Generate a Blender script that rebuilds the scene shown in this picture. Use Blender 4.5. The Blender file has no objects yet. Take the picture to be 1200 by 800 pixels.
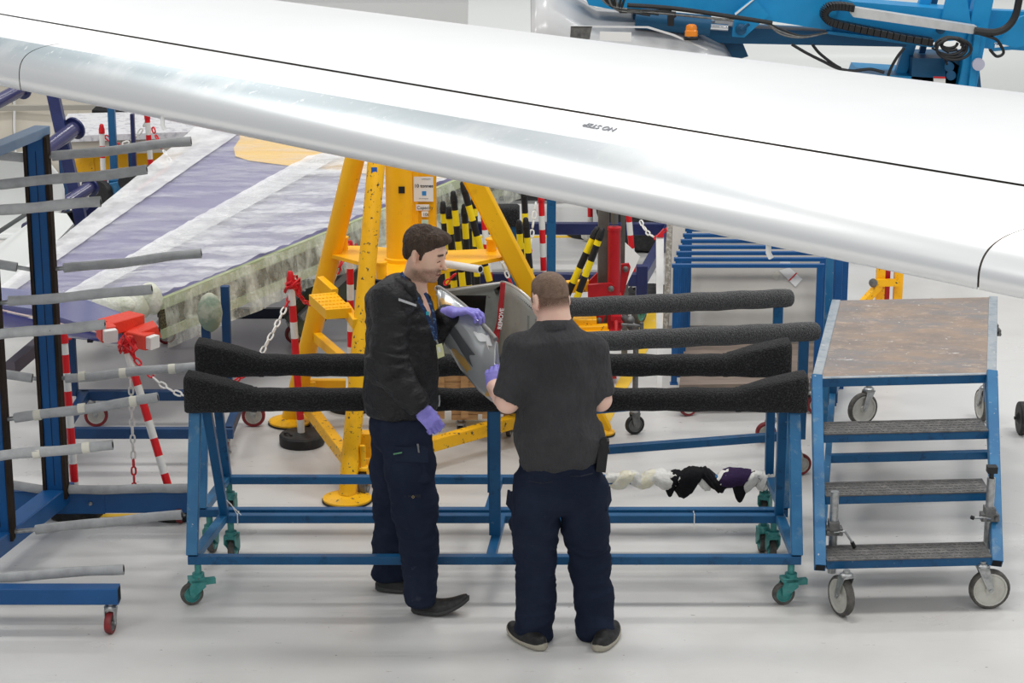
import bpy, bmesh, math, random
import numpy as np
from mathutils import Vector, Matrix, Euler
R = math.radians
V = Vector
random.seed(4)
sc = bpy.context.scene
col = sc.collection

# ------------------------------------------------------------------ camera, world, lights, exposure
CAM_H, PITCH, FOC = 4.22, R(15.7), 2643.0
cd = bpy.data.cameras.new('camera'); cam = bpy.data.objects.new('camera', cd); col.objects.link(cam)
cam.location = (0, 0, CAM_H); cam.rotation_euler = (R(90) - PITCH, 0, 0)
cd.sensor_width = 36; cd.lens = 36 * FOC / 1200; cd.clip_end = 200
sc.camera = cam
w = bpy.data.worlds.new('world'); sc.world = w; w.use_nodes = True
w.node_tree.nodes['Background'].inputs[0].default_value = (.93, .96, 1, 1)
w.node_tree.nodes['Background'].inputs[1].default_value = 0.31
def area(name, loc, size, power, rot=(0, 0, 0), colr=(1, .985, .96)):
    l = bpy.data.lights.new(name, 'AREA'); l.shape = 'RECTANGLE'; l.size, l.size_y = size
    l.energy = power; l.color = colr
    o = bpy.data.objects.new(name, l); col.objects.link(o); o.location = loc; o.rotation_euler = rot
    return o
for i, (x, y) in enumerate([(x, y) for y in (-8, 2, 11, 20) for x in (-7, 0, 7)]):  # lamps out of view; the row behind the camera is added to brighten faces
    area('hangar_fill_lamp', (x, y, 10.5), (3.2, 1.2), 222)
sc.view_settings.view_transform = 'Standard'; sc.view_settings.look = 'None'
sc.view_settings.exposure = 0.42; sc.view_settings.gamma = 1
sc.view_settings.use_curve_mapping = False

# a pixel of the 1200x800 photograph and a distance (or a height) give a point of the hall
_f = V((0, math.cos(PITCH), -math.sin(PITCH))); _u = V((0, math.sin(PITCH), math.cos(PITCH)))
def ray(px, py): return V(((px - 600) / FOC, 0, 0)) + _u * ((400 - py) / FOC) + _f
def P(px, py, Y):
    d = ray(px, py); return V((0, 0, CAM_H)) + d * (Y / d.y)
def F(px, py, z=0):
    d = ray(px, py); return V((0, 0, CAM_H)) + d * ((z - CAM_H) / d.z)
def ez(p, z): return V((p[0], p[1], z))

# ------------------------------------------------------------------ materials
def mat(name, c, rough=.5, metal=0, mottle=None, bump=None, wear=None, coat=0, alpha=1, dist=None, sheen=0, spec=None, coord='Object', extra=None, emit=None):
    m = bpy.data.materials.new(name); m.use_nodes = True
    nt = m.node_tree; N = nt.nodes; L = nt.links
    b = N['Principled BSDF']
    b.inputs['Base Color'].default_value = (*c, 1); b.inputs['Roughness'].default_value = rough
    b.inputs['Metallic'].default_value = metal
    if coat: b.inputs['Coat Weight'].default_value = coat; b.inputs['Coat Roughness'].default_value = .15
    if sheen: b.inputs['Sheen Weight'].default_value = sheen; b.inputs['Sheen Roughness'].default_value = .5
    b.inputs['Specular IOR Level'].default_value = spec if spec is not None else (.12 if rough >= .8 else .38)
    if alpha < 1: b.inputs['Alpha'].default_value = alpha
    if emit: b.inputs['Emission Color'].default_value = (*emit[0], 1); b.inputs['Emission Strength'].default_value = emit[1]
    tc = N.new('ShaderNodeTexCoord'); src = tc.outputs[coord]
    cur = None
    def noise(scale, detail=4, rgh=.6, stretch=None):
        n = N.new('ShaderNodeTexNoise'); n.inputs['Scale'].default_value = scale
        n.inputs['Detail'].default_value = detail; n.inputs['Roughness'].default_value = rgh
        if stretch:
            mp = N.new('ShaderNodeMapping'); mp.inputs['Scale'].default_value = stretch
            L.new(src, mp.inputs[0]); L.new(mp.outputs[0], n.inputs['Vector'])
        else: L.new(src, n.inputs['Vector'])
        return n
    def mix(fac, a, bc):
        x = N.new('ShaderNodeMix'); x.data_type = 'RGBA'
        L.new(fac, x.inputs[0])
        if hasattr(a, 'is_linked'): L.new(a, x.inputs[6])
        else: x.inputs[6].default_value = (*a, 1)
        if hasattr(bc, 'is_linked'): L.new(bc, x.inputs[7])
        else: x.inputs[7].default_value = (*bc, 1)
        return x.outputs[2]
    def ramp(o, a, z):
        r = N.new('ShaderNodeMapRange'); r.inputs[1].default_value = a; r.inputs[2].default_value = z
        L.new(o, r.inputs[0]); return r.outputs[0]
    cur = c
    if mottle:        # (scale, second colour, low, high[, stretch])
        n = noise(mottle[0], stretch=mottle[4] if len(mottle) > 4 else None)
        cur = mix(ramp(n.outputs[0], mottle[2], mottle[3]), cur, mottle[1])
    for wr in (wear or []):       # (scale, colour, low, high[, stretch])
        n = noise(wr[0], 6, .65, stretch=wr[4] if len(wr) > 4 else None)
        cur = mix(ramp(n.outputs[0], wr[2], wr[3]), cur, wr[1])
    if extra: cur = extra(N, L, src, cur, mix, ramp, noise) or cur
    if hasattr(cur, 'is_linked'): L.new(cur, b.inputs['Base Color'])
    if bump:          # (scale, strength[, distance[, stretch]])
        n = noise(bump[0], 5, stretch=bump[3] if len(bump) > 3 else None)
        bp = N.new('ShaderNodeBump'); bp.inputs['Strength'].default_value = bump[1]
        bp.inputs['Distance'].default_value = bump[2] if len(bump) > 2 else .01
        L.new(n.outputs[0], bp.inputs['Height']); L.new(bp.outputs[0], b.inputs['Normal'])
    return m
M = {}
def stripes(period, duty, phase, c2, axis=2):
    def f(N, L, src, cur, mix, ramp, noise):
        s = N.new('ShaderNodeSeparateXYZ'); L.new(src, s.inputs[0])
        a = N.new('ShaderNodeMath'); a.operation = 'MULTIPLY_ADD'; L.new(s.outputs[axis], a.inputs[0])
        a.inputs[1].default_value = 1 / period; a.inputs[2].default_value = phase
        b = N.new('ShaderNodeMath'); b.operation = 'FRACT'; L.new(a.outputs[0], b.inputs[0])
        g = N.new('ShaderNodeMath'); g.operation = 'LESS_THAN'; L.new(b.outputs[0], g.inputs[0]); g.inputs[1].default_value = duty
        return mix(g.outputs[0], cur, c2)
    return f
CHIP = (.012, .014, .018)
M['blue'] = mat('blue_enamel', (.005, .075, .19), .38, mottle=(3, (.008, .10, .245), .35, .65), wear=[(14, (.003, .045, .12), .56, .70), (26, (.16, .24, .30), .68, .73), (60, CHIP, .70, .74)])
M['blue_l'] = mat('blue_enamel_worn', (.012, .12, .28), .42, mottle=(5, (.03, .17, .34), .4, .7), wear=[(9, (.16, .24, .30), .56, .72), (40, (.48, .50, .50), .66, .70), (30, CHIP, .70, .74)])
M['blue_d'] = mat('dark_blue_enamel', (.006, .04, .12), .4, mottle=(4, (.012, .06, .17), .4, .65))
M['blue_r'] = mat('rack_blue_enamel', (.005, .068, .215), .36, mottle=(3, (.008, .09, .27), .35, .65), wear=[(40, (.02, .03, .07), .72, .76)])
M['navy'] = mat('navy_enamel', (.012, .017, .08), .35, mottle=(4, (.02, .03, .12), .4, .65))
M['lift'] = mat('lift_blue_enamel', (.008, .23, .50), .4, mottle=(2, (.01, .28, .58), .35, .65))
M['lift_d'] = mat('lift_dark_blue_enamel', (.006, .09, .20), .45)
M['yellow'] = mat('jack_yellow_enamel', (.93, .46, .004), .40, mottle=(3, (.98, .53, .006), .35, .65), wear=[(34, (.05, .04, .03), .70, .73), (9, (.74, .36, .01), .58, .8)])
M['yellow_w'] = mat('chipped_yellow_enamel', (.93, .46, .004), .42, mottle=(3, (.98, .53, .006), .35, .65), wear=[(34, (.05, .045, .04), .605, .63), (9, (.70, .34, .01), .55, .8)])
M['felt'] = mat('black_felt', (.012, .012, .013), 1, sheen=.12, mottle=(130, (.055, .055, .058), .48, .70), wear=[(70, (.16, .16, .165), .68, .74)], bump=(120, 1, .02))
M['felt_g'] = mat('dusty_grey_felt', (.026, .027, .028), 1, sheen=.3, mottle=(130, (.10, .10, .105), .45, .68), wear=[(60, (.22, .22, .225), .67, .73)], bump=(120, 1, .02))
M['teal'] = mat('teal_caster_paint', (.03, .22, .21), .45, mottle=(30, (.08, .3, .28), .4, .7), wear=[(60, (.1, .1, .09), .62, .7)])
M['steel'] = mat('galvanised_steel', (.45, .46, .46), .38, .85, mottle=(40, (.28, .29, .29), .4, .7), bump=(60, .15))
M['steel_d'] = mat('dirty_steel', (.2, .2, .195), .5, .6, mottle=(30, (.1, .1, .1), .4, .7))
M['tyre'] = mat('grey_rubber', (.07, .066, .06), .75, mottle=(25, (.14, .13, .12), .4, .7))
M['rubber'] = mat('black_rubber', (.012, .012, .013), .55, mottle=(20, (.04, .04, .04), .5, .8))
M['nylon'] = mat('off_white_nylon', (.56, .55, .50), .5, mottle=(12, (.4, .39, .34), .45, .75))
M['redw'] = mat('red_polyurethane', (.25, .02, .025), .5, mottle=(30, (.12, .02, .02), .4, .7))
M['red'] = mat('red_plastic', (.68, .012, .016), .35, mottle=(20, (.55, .01, .02), .4, .7))
M['redm'] = mat('red_machine_paint', (.50, .012, .02), .38, mottle=(6, (.38, .01, .015), .4, .7), wear=[(30, (.06, .03, .03), .64, .7)])
M['white'] = mat('white_plastic', (.78, .78, .76), .4, mottle=(10, (.66, .65, .6), .55, .8))
M['paint_w'] = mat('white_wing_paint', (.80, .81, .82), .30, coat=.25, mottle=(1.2, (.76, .775, .785), .4, .7))
M['black'] = mat('black_plastic', (.012, .012, .013), .45)
M['dark'] = mat('dark_recess', (.02, .02, .022), .8)
M['foam'] = mat('grey_pipe_foam', (.41, .42, .425), .8, mottle=(14, (.32, .325, .33), .4, .7), bump=(70, .4, .004), wear=[(40, (.10, .10, .10), .68, .75)])
M['tape_m'] = mat('cream_masking_tape', (.66, .64, .55), .7)
M['tape_r'] = mat('red_sealing_tape', (.80, .06, .03), .45, bump=(40, .5, .01))
M['foam_w'] = mat('white_packing_foam', (.82, .80, .77), .8)
M['wood'] = mat('pale_pine', (.55, .33, .15), .7, mottle=(10, (.38, .21, .09), .35, .7, (1, 6, 6)), bump=(30, .3))
M['ribbon'] = mat('red_ribbon_fabric', (.33, .015, .02), .75, bump=(200, .4, .002))
M['glove'] = mat('lilac_nitrile', (.27, .24, .72), .42, mottle=(30, (.33, .30, .80), .4, .7), bump=(60, .35, .004))
M['chainr'] = mat('red_chain_plastic', (.66, .012, .02), .4)
M['chainw'] = mat('white_chain_plastic', (.80, .79, .75), .4)
M['paper'] = mat('white_label_paper', (.82, .82, .80), .6)
M['ink'] = mat('black_ink', (.02, .02, .025), .6)
M['inkg'] = mat('grey_ink', (.25, .26, .28), .6)
M['rust'] = mat('brown_edge_rubber', (.035, .024, .018), .8, mottle=(8, (.02, .015, .012), .4, .7))

# ------------------------------------------------------------------ mesh helpers
def frame(d, up=V((0, 0, 1))):
    d = d.normalized()
    if abs(d.dot(up)) > .999: up = V((0, 1, 0))
    s = d.cross(up).normalized(); u = s.cross(d).normalized()
    return s, u
class MB:
    def __init__(s): s.v = []; s.f = []
    def add(s, vs, fs):
        n = len(s.v); s.v += [tuple(v) for v in vs]; s.f += [tuple(i + n for i in f) for f in fs]; return s
    def rings(s, rs, closed_ends=True, loop=False):
        n = len(rs[0]); vs = [p for r in rs for p in r]; fs = []
        m = len(rs)
        for i in range(m if loop else m - 1):
            a = i * n; b = ((i + 1) % m) * n
            for j in range(n): k = (j + 1) % n; fs.append((a + j, a + k, b + k, b + j))
        if closed_ends and not loop: fs += [tuple(range(n))[::-1], tuple((m - 1) * n + j for j in range(n))]
        return s.add(vs, fs)
    def box(s, c, size, rot=None, b=0):
        c = V(c); x, y, z = [q / 2 for q in size]
        vs = [V((sx * x, sy * y, sz * z)) for sz in (-1, 1) for sx, sy in ((-1, -1), (1, -1), (1, 1), (-1, 1))]
        if rot is not None: vs = [rot @ v for v in vs]
        vs = [v + c for v in vs]
        return s.add(vs, [(3, 2, 1, 0), (4, 5, 6, 7), (0, 1, 5, 4), (1, 2, 6, 5), (2, 3, 7, 6), (3, 0, 4, 7)])
    def beam(s, p0, p1, w, h, up=V((0, 0, 1)), c=.12):
        p0, p1 = V(p0), V(p1); sd, u = frame(p1 - p0, up)
        w /= 2; h /= 2; q = min(w, h) * c
        sec = [(w - q, -h), (w, -h + q), (w, h - q), (w - q, h), (-w + q, h), (-w, h - q), (-w, -h + q), (-w + q, -h)]
        return s.rings([[p + sd * a + u * b for a, b in sec] for p in (p0, p1)])
    def tube(s, p0, p1, r0, r1=None, n=16):
        r1 = r0 if r1 is None else r1; p0, p1 = V(p0), V(p1); sd, u = frame(p1 - p0)
        return s.rings([[p + sd * (r * math.cos(2 * math.pi * j / n)) + u * (r * math.sin(2 * math.pi * j / n)) for j in range(n)] for p, r in ((p0, r0), (p1, r1))])
    def path(s, pts, r, n=10, loop=False, flat=1):
        pts = [V(p) for p in pts]; rs = []; m = len(pts); u = None
        for i, p in enumerate(pts):
            a = pts[(i - 1) % m] if (loop or i) else p; b = pts[(i + 1) % m] if (loop or i < m - 1) else p
            d = (b - a).normalized()
            if u is None: sd, u = frame(d)
            else:
                sd = d.cross(u).normalized(); u = sd.cross(d).normalized()
            q = r(i / (m - 1)) if callable(r) else r
            rs.append([p + sd * (q * math.cos(2 * math.pi * j / n)) + u * (flat * q * math.sin(2 * math.pi * j / n)) for j in range(n)])
        return s.rings(rs, loop=loop)
    def lathe(s, c, axis, prof, n=24):
        c = V(c); axis = V(axis).normalized(); sd, u = frame(axis)
        rs = [[c + axis * z + sd * (r * math.cos(2 * math.pi * j / n)) + u * (r * math.sin(2 * math.pi * j / n)) for j in range(n)] for r, z in prof]
        return s.rings(rs)
    def prism(s, pts, t):
        pts = [V(p) for p in pts]; t = V(t); return s.rings([[p for p in pts], [p + t for p in pts]])
    def grid(s, fn, nu, nv):
        vs = [fn(i / nu, j / nv) for i in range(nu + 1) for j in range(nv + 1)]
        fs = [(i * (nv + 1) + j, (i + 1) * (nv + 1) + j, (i + 1) * (nv + 1) + j + 1, i * (nv + 1) + j + 1) for i in range(nu) for j in range(nv)]
        return s.add(vs, fs)
    def ball(s, c, r, n=12, sc3=(1, 1, 1), rot=None):
        c = V(c); rs = []
        for i in range(1, n // 2 + 1):
            ph = math.pi * (i - .5) / (n // 2)
            ring = []
            for j in range(n):
                a = 2 * math.pi * j / n
                q = V((r * sc3[0] * math.sin(ph) * math.cos(a), r * sc3[1] * math.sin(ph) * math.sin(a), r * sc3[2] * math.cos(ph)))
                ring.append(c + ((rot @ q) if rot is not None else q))
            rs.append(ring)
        return s.rings(rs)
def wloc(o):
    p = V((0, 0, 0))
    while o is not None: p += o.location; o = o.parent
    return p
def link_mesh(name, me, m, parent=None, smooth=True, local=False, ang=35):
    me.materials.append(m)
    if smooth:
        me.shade_smooth()
        if ang: me.set_sharp_from_angle(angle=R(ang))
    o = bpy.data.objects.new(name, me); col.objects.link(o)
    if parent is not None:
        o.parent = parent
        if not local: o.location = -wloc(parent)
    return o
def obj(name, mb, m, parent=None, smooth=True, local=False, ang=35, recalc=True):
    me = bpy.data.meshes.new(name); me.from_pydata(mb.v, [], mb.f)
    if recalc:
        bm = bmesh.new(); bm.from_mesh(me); bmesh.ops.recalc_face_normals(bm, faces=bm.faces); bm.to_mesh(me); bm.free()
    return link_mesh(name, me, m, parent, smooth, local, ang)
def tag(o, label=None, cat=None, group=None, kind=None):
    if label: o['label'] = label
    if cat: o['category'] = cat
    if group: o['group'] = group
    if kind: o['kind'] = kind
    return o
def thing(name, label, cat, loc=(0, 0, 0), group=None):
    o = bpy.data.objects.new(name, None); o.empty_display_size = .1; col.objects.link(o)
    o.location = loc; tag(o, label, cat, group); return o
def plabel(o, t): o['label'] = t; return o
def text(name, s, size, m, origin, right, up, parent, label=None, depth=.0012, bold=False):
    cu = bpy.data.curves.new(name, 'FONT'); cu.body = s; cu.size = size; cu.extrude = depth / 2
    if bold: cu.offset = size * .018
    cu.align_x = 'LEFT'; tmp = bpy.data.objects.new(name, cu); col.objects.link(tmp)
    dg = bpy.context.evaluated_depsgraph_get(); me = bpy.data.meshes.new_from_object(tmp.evaluated_get(dg))
    bpy.data.objects.remove(tmp)
    r = V(right).normalized(); n = r.cross(V(up)).normalized(); u = n.cross(r).normalized()
    mx = Matrix((r, u, n)).transposed().to_4x4(); mx.translation = V(origin); me.transform(mx)
    me.materials.clear()
    o = link_mesh(name, me, m, parent, smooth=False)
    if label: o['label'] = label
    return o
def caster(parent, mx, my, top, r, w, yaw, fork, tyre, hub, trail=.03, brake=False, name='caster', hf=.72, chunky=False):
    """fork with stem at (mx,my) under height top, wheel rolling along yaw, sub-parts wheel and hub"""
    d = V((math.cos(yaw), math.sin(yaw), 0)); a = V((-d.y, d.x, 0))
    m0 = V((mx, my, 0)); wc = m0 + d * trail + V((0, 0, r))
    b = MB(); zc = 2 * r + .012
    b.tube((mx, my, top), (mx, my, zc), .017, n=12)
    if chunky:      # hooded fork that covers the top of the wheel
        for s in (-1, 1):
            o = a * (s * (w / 2 + .009)); b.prism([V((mx, my, zc + .012)) + o - d * .030, V((mx, my, zc + .012)) + o + d * .034, wc + o + d * r * .30 + V((0, 0, r * .75)), wc + o + d * .014, wc + o - V((0, 0, .014)), wc + o - d * .016, V((mx, my, zc - .03)) + o - d * .030], a * (s * .006))
        b.box(V((mx, my, zc + .006)) + d * .01, (w + .03, .075, .02), Matrix.Rotation(yaw + R(90), 3, 'Z')); b.tube((mx, my, zc + .005), (mx, my, zc + .035), .030, n=16)
    b.lathe((mx, my, zc - .004), (0, 0, 1), [(.028, 0), (.032, .004), (.032, .016), (.024, .024)], 14)
    c0 = m0 + V((0, 0, zc))
    for s in (-1, 1):
        o = a * (s * (w / 2 + .005))
        pts = [c0 + o - d * .028, c0 + o + d * .028, wc + o + d * .016 + V((0, 0, .004)), wc + o + V((0, 0, -.014)), wc + o - d * .016 + V((0, 0, .004))]
        b.prism(pts, a * (s * .004))
    b.box(c0, (w + .018, .056, .006), Matrix.Rotation(yaw + R(90), 3, 'Z'))
    b.tube(wc - a * (w / 2 + .014), wc + a * (w / 2 + .014), .008, n=8)
    if brake: b.box(c0 - d * .055 - V((0, 0, .012)), (.03, .055, .028), Matrix.Rotation(yaw + R(90), 3, 'Z'))
    fo = obj(name, b, fork, parent)
    t = MB(); h = w / 2; sd, u = frame(a)
    prof = [(r * hf, -h * .9), (r * .93, -h), (r, -h * .6), (r, h * .6), (r * .93, h), (r * hf, h * .9)]
    t.rings([[wc + a * z_ + sd * (q * math.cos(2 * math.pi * j / 28)) + u * (q * math.sin(2 * math.pi * j / 28)) for j in range(28)] for q, z_ in prof], loop=True)
    obj('wheel', t, tyre, fo)
    t = MB(); t.lathe(wc, a, [(.012, -h * 1.10), (r * .22, -h * 1.10), (r * .25, -h * .62), (r * hf * .86, -h * .62), (r * hf * .92, -h * .93), (r * hf, -h * .93), (r * hf, h * .93), (r * hf * .92, h * .93), (r * hf * .86, h * .62), (r * .25, h * .62), (r * .22, h * 1.10), (.012, h * 1.10)], 28)
    obj('hub', t, hub, fo)
    return fo
# vectorised gradient noise used for creases and dents
_rng = np.random.RandomState(7); _perm = _rng.permutation(256); _perm = np.concatenate([_perm, _perm]); _gr = _rng.randn(256, 3); _gr /= np.linalg.norm(_gr, axis=1)[:, None]
def pnoise(p):
    p = np.asarray(p, float); i = np.floor(p).astype(int); f = p - i; u = f * f * f * (f * (f * 6 - 15) + 10); out = np.zeros(len(p))
    for dx in (0, 1):
        for dy in (0, 1):
            for dz in (0, 1):
                h = _perm[(_perm[(_perm[(i[:, 0] + dx) & 255] + i[:, 1] + dy) & 255] + i[:, 2] + dz) & 255]
                g = _gr[h]; d = f - (dx, dy, dz)
                wt = (u[:, 0] if dx else 1 - u[:, 0]) * (u[:, 1] if dy else 1 - u[:, 1]) * (u[:, 2] if dz else 1 - u[:, 2])
                out += wt * (g * d).sum(1)
    return out
# ------------------------------------------------------------------ the setting
def floor_extra(N, L, src, cur, mix, ramp, noise):
    n = noise(.55, 5, .6); cur = mix(ramp(n.outputs[0], .42, .70), cur, (.56, .545, .52))
    n = noise(1.2, 8, .7, (.35, 1.6, 1)); cur = mix(ramp(n.outputs[0], .60, .72), cur, (.50, .49, .47))
    n = noise(9, 6, .7, (.5, 1.4, 1)); cur = mix(ramp(n.outputs[0], .655, .70), cur, (.40, .38, .35))
    n = noise(24, 3, .6, (.7, 1.5, 1)); cur = mix(ramp(n.outputs[0], .715, .735), cur, (.15, .14, .13))
    n = noise(2.6, 8, .8, (.25, 3, 1)); cur = mix(ramp(n.outputs[0], .60, .66), cur, (.58, .575, .56))
    return cur
fm = mat('painted_concrete_floor', (.655, .65, .635), .30, extra=floor_extra)
nt = fm.node_tree; N_, L_ = nt.nodes, nt.links
tc = N_.new('ShaderNodeTexCoord'); nz = N_.new('ShaderNodeTexNoise'); nz.inputs['Scale'].default_value = 1.3; nz.inputs['Detail'].default_value = 6
mr = N_.new('ShaderNodeMapRange'); mr.inputs[3].default_value = .20; mr.inputs[4].default_value = .42
L_.new(tc.outputs['Object'], nz.inputs[0]); L_.new(nz.outputs[0], mr.inputs[0]); L_.new(mr.outputs[0], N_['Principled BSDF'].inputs['Roughness'])
wv = N_.new('ShaderNodeTexVoronoi'); wv.inputs['Scale'].default_value = 26
mp = N_.new('ShaderNodeMapping'); mp.inputs['Scale'].default_value = (.7, 1.3, 1)
L_.new(tc.outputs['Object'], mp.inputs[0]); L_.new(mp.outputs[0], wv.inputs[0])
bp = N_.new('ShaderNodeBump'); bp.inputs['Strength'].default_value = .10; bp.inputs['Distance'].default_value = .004
L_.new(wv.outputs['Distance'], bp.inputs['Height']); L_.new(bp.outputs[0], N_['Principled BSDF'].inputs['Normal'])
fl = obj('floor', MB().box((0, 16, -.05), (30, 30, .1)), fm, smooth=False); tag(fl, kind='structure')
wl = obj('wall_back', MB().box((0, 28.6, 4), (30, .2, 8.2)), mat('pale_hangar_cladding', (.62, .62, .615), .6, mottle=(.5, (.58, .58, .57), .4, .7)), smooth=False); tag(wl, kind='structure')
b = MB(); b.box((2, 28.46, .32), (26, .10, .64))
tag(obj('baseboard_back', b, mat('white_kerb', (.72, .72, .71), .5), smooth=False), kind='structure')
fy = mat('yellow_floor_paint', (.80, .50, .03), .5, wear=[(14, (.6, .5, .3), .62, .72)])
def strip(name, a, c, wd):
    a, c = V(a), V(c); zz = {'trim_1': .0015, 'trim_2': .0015, 'trim_3': .0015, 'trim_4': .004}[name]; b = MB(); b.beam(ez(a, zz), ez(c, zz), wd, .003); tag(obj(name, b, fy, smooth=False), kind='structure')
strip('trim_1', F(702, 503), F(775, 366), .085)
strip('trim_2', F(500, 278), F(790, 277), .07)
strip('trim_3', F(95, 604), F(222, 604), .05)
strip('trim_4', F(760, 386), F(783, 352), .16)
# pale cladding panel far left, with a kerb-like fold across it
pm = mat('stained_cream_cladding', (.56, .52, .44), .7, mottle=(.8, (.62, .59, .52), .4, .65), wear=[(1.6, (.5, .26, .10), .68, .74), (5, (.40, .36, .28), .64, .74)], bump=(1.2, .3, .05))
pl = thing('clad_partition', 'stained cream partition behind the navy stand at the upper left', 'partition', (-5, 20.6, 0))
xs = [-7.5, -5.9, -4.6, -3.4, -2.2]
for i in range(4):
    def pf(u, v, i=i): return V((xs[i] + .012 + (xs[i + 1] - xs[i] - .024) * u, 20.6 + .12 * math.sin(u * 3.1) * math.sin(v * 2.2) + (.06 if v > .33 else 0), v * 2.0))
    b = MB(); b.grid(pf, 8, 12); o = obj('panel', b, pm, pl, ang=0)
    mdf = o.modifiers.new('solid', 'SOLIDIFY'); mdf.thickness = .03
b = MB(); b.beam((-7.5, 20.52, .66), (-2.2, 20.52, .70), .05, .05); plabel(obj('batten', b, mat('grey_batten', (.36, .34, .30), .7), pl), 'grey horizontal seam strip')

# ------------------------------------------------------------------ the wing overhead
ZW = 2.80
le0, le1 = F(-220, 42, ZW), F(1420, 382, ZW)          # leading edge
te0, te1 = F(-220, -58, ZW + .06), F(1420, 137, ZW + .06)
def af(c):                                             # half thickness of the section at chord fraction c
    return .62 * (.2969 * math.sqrt(max(c, 0)) - .126 * c - .3516 * c * c + .2843 * c ** 3 - .1015 * c ** 4) * 1.0
def wing(u, s, off=0):
    """u along the span, s = signed chord fraction (s<0 underside)"""
    L0 = le0.lerp(le1, u); T0 = te0.lerp(te1, u); c = abs(s)
    ch = (T0 - L0); z = af(c) * ch.length * (1 if s >= 0 else -.75)
    # camber keeps the nose rounded
    n = V((0, 0, 1)); p = L0 + ch * c + n * (z + .02 * math.sin(c * math.pi) * ch.length)
    if off:
        q = .004; f = lambda cc, sg: af(max(cc, 0)) * (1 if sg >= 0 else -.75)
        p = p - n * off * (1 if s >= 0 else -1) + ch.normalized() * off * max(0, 1 - c / .01)
    return p
def wstrip(u0, u1, c0, c1, nu, ns, off=0, skew0=None, skew1=None):
    """a piece of skin between two span stations and two chord lines; c0, c1 are functions of u"""
    b = MB()
    k0 = c0 if callable(c0) else (lambda u: c0); k1 = c1 if callable(c1) else (lambda u: c1)
    def fn(a, q):
        um = u0 + (u1 - u0) * a
        r = lambda c: math.copysign(math.sqrt(abs(c)), c)
        t = r(k0(um)) + (r(k1(um)) - r(k0(um))) * q; c = t * abs(t)
        ua = u0 + (skew0(c) if skew0 else 0); ub = u1 + (skew1(c) if skew1 else 0)
        return wing(ua + (ub - ua) * a, c, off)
    b.grid(fn, nu, ns); return b
def metal_extra(N, L, src, cur, mix, ramp, noise):
    sp = N.new('ShaderNodeSeparateXYZ'); L.new(src, sp.inputs[0])
    wx = N.new('ShaderNodeMapRange'); wx.inputs[1].default_value = 1.1; wx.inputs[2].default_value = -.9; wx.inputs[3].default_value = .12; wx.inputs[4].default_value = 1; L.new(sp.outputs[0], wx.inputs[0])
    wz = N.new('ShaderNodeMapRange'); wz.inputs[1].default_value = ZW + .045; wz.inputs[2].default_value = ZW + .105; L.new(sp.outputs[2], wz.inputs[0])
    def both(o):
        m1 = N.new('ShaderNodeMath'); m1.operation = 'MULTIPLY'; L.new(o, m1.inputs[0]); L.new(wx.outputs[0], m1.inputs[1])
        m2 = N.new('ShaderNodeMath'); m2.operation = 'MULTIPLY'; L.new(m1.outputs[0], m2.inputs[0]); L.new(wz.outputs[0], m2.inputs[1]); return m2.outputs[0]
    n = noise(1.6, 5, .6, (1, 1.6, 1)); cur = mix(both(ramp(n.outputs[0], .30, .52)), cur, (.47, .54, .57))
    n = noise(26, 6, .75, (1, 1.3, 1)); cur = mix(both(ramp(n.outputs[0], .58, .68)), cur, (.86, .88, .88))
    return cur
M['alu'] = mat('bare_aluminium', (.82, .83, .83), .32, .65, extra=metal_extra, bump=(30, .05, .002))
W = thing('aircraft_wing', 'huge white aircraft wing crossing the top with a bare metal leading edge', 'aircraft wing', (0, 7, 0))
g = .00045
SLc = lambda u: .126 + .031 * u
SLa = lambda u: SLc(u) - .0022
METc = lambda u: .046 + .043 * u
skl = lambda c: (7.2 * c * c + .12 * c) if c > 0 else 0
skr = lambda c: (3.4 * c * c + .12 * c) if c > 0 else 0
u_l, u_r = .2465, .904
segs = [(0, u_l - g, None, skl), (u_l + g, u_r - g, skl, skr), (u_r + g, 1, skr, None)]
for a, c, s0, s1 in segs:
    o = obj('leading_edge', wstrip(a, c, -.20, METc, 60, 44, 0, s0, s1), M['alu'], W, ang=0); plabel(o, 'bare speckled metal nose of the wing')
    obj('slat', wstrip(a, c, METc, SLa, 60, 14, 0, s0, s1), M['paint_w'], W, ang=0)
obj('wing_skin', wstrip(0, 1, lambda u: SLc(u) + .0006, .92, 60, 30), M['paint_w'], W, ang=0)
obj('trailing_edge', wstrip(0, 1, .924, 1, 60, 6), M['paint_w'], W, ang=0)
obj('underside', wstrip(0, 1, -.20, -1, 60, 20), M['paint_w'], W, ang=0)
plabel(obj('joint_filler', wstrip(0, 1, -.21, .999, 60, 60, .006), mat('dark_joint_sealant', (.10, .085, .07), .7), W, ang=0), 'dark seam seen between the panels')
for px, py in ((905, 297), (186, 146)):
    p = F(px, py, ZW - .05); b = MB()
    b.path([p + V((0, .12, .05)), p + V((0, .10, .01)), p + V((0, .09, -.02)), p + V((.008, .09, -.035))], .008, 8)
    plabel(obj('drain_mast', b, M['white'], W), 'small white pin under the nose')
def wpt(u, c, lift=.001): p = wing(u, c); return p + V((0, 0, lift))
ra, rb = wpt(.715, .105, .0015), wpt(.668, .105, .0015); upv = wpt(.70, .09) - wpt(.70, .12)
text('stencil', 'NO STEP', .034, M['inkg'], ra + (wpt(.70, .115) - wpt(.70, .105)), rb - ra, upv, W, 'faint NO STEP stencil, upside down from here', depth=.004)
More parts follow.
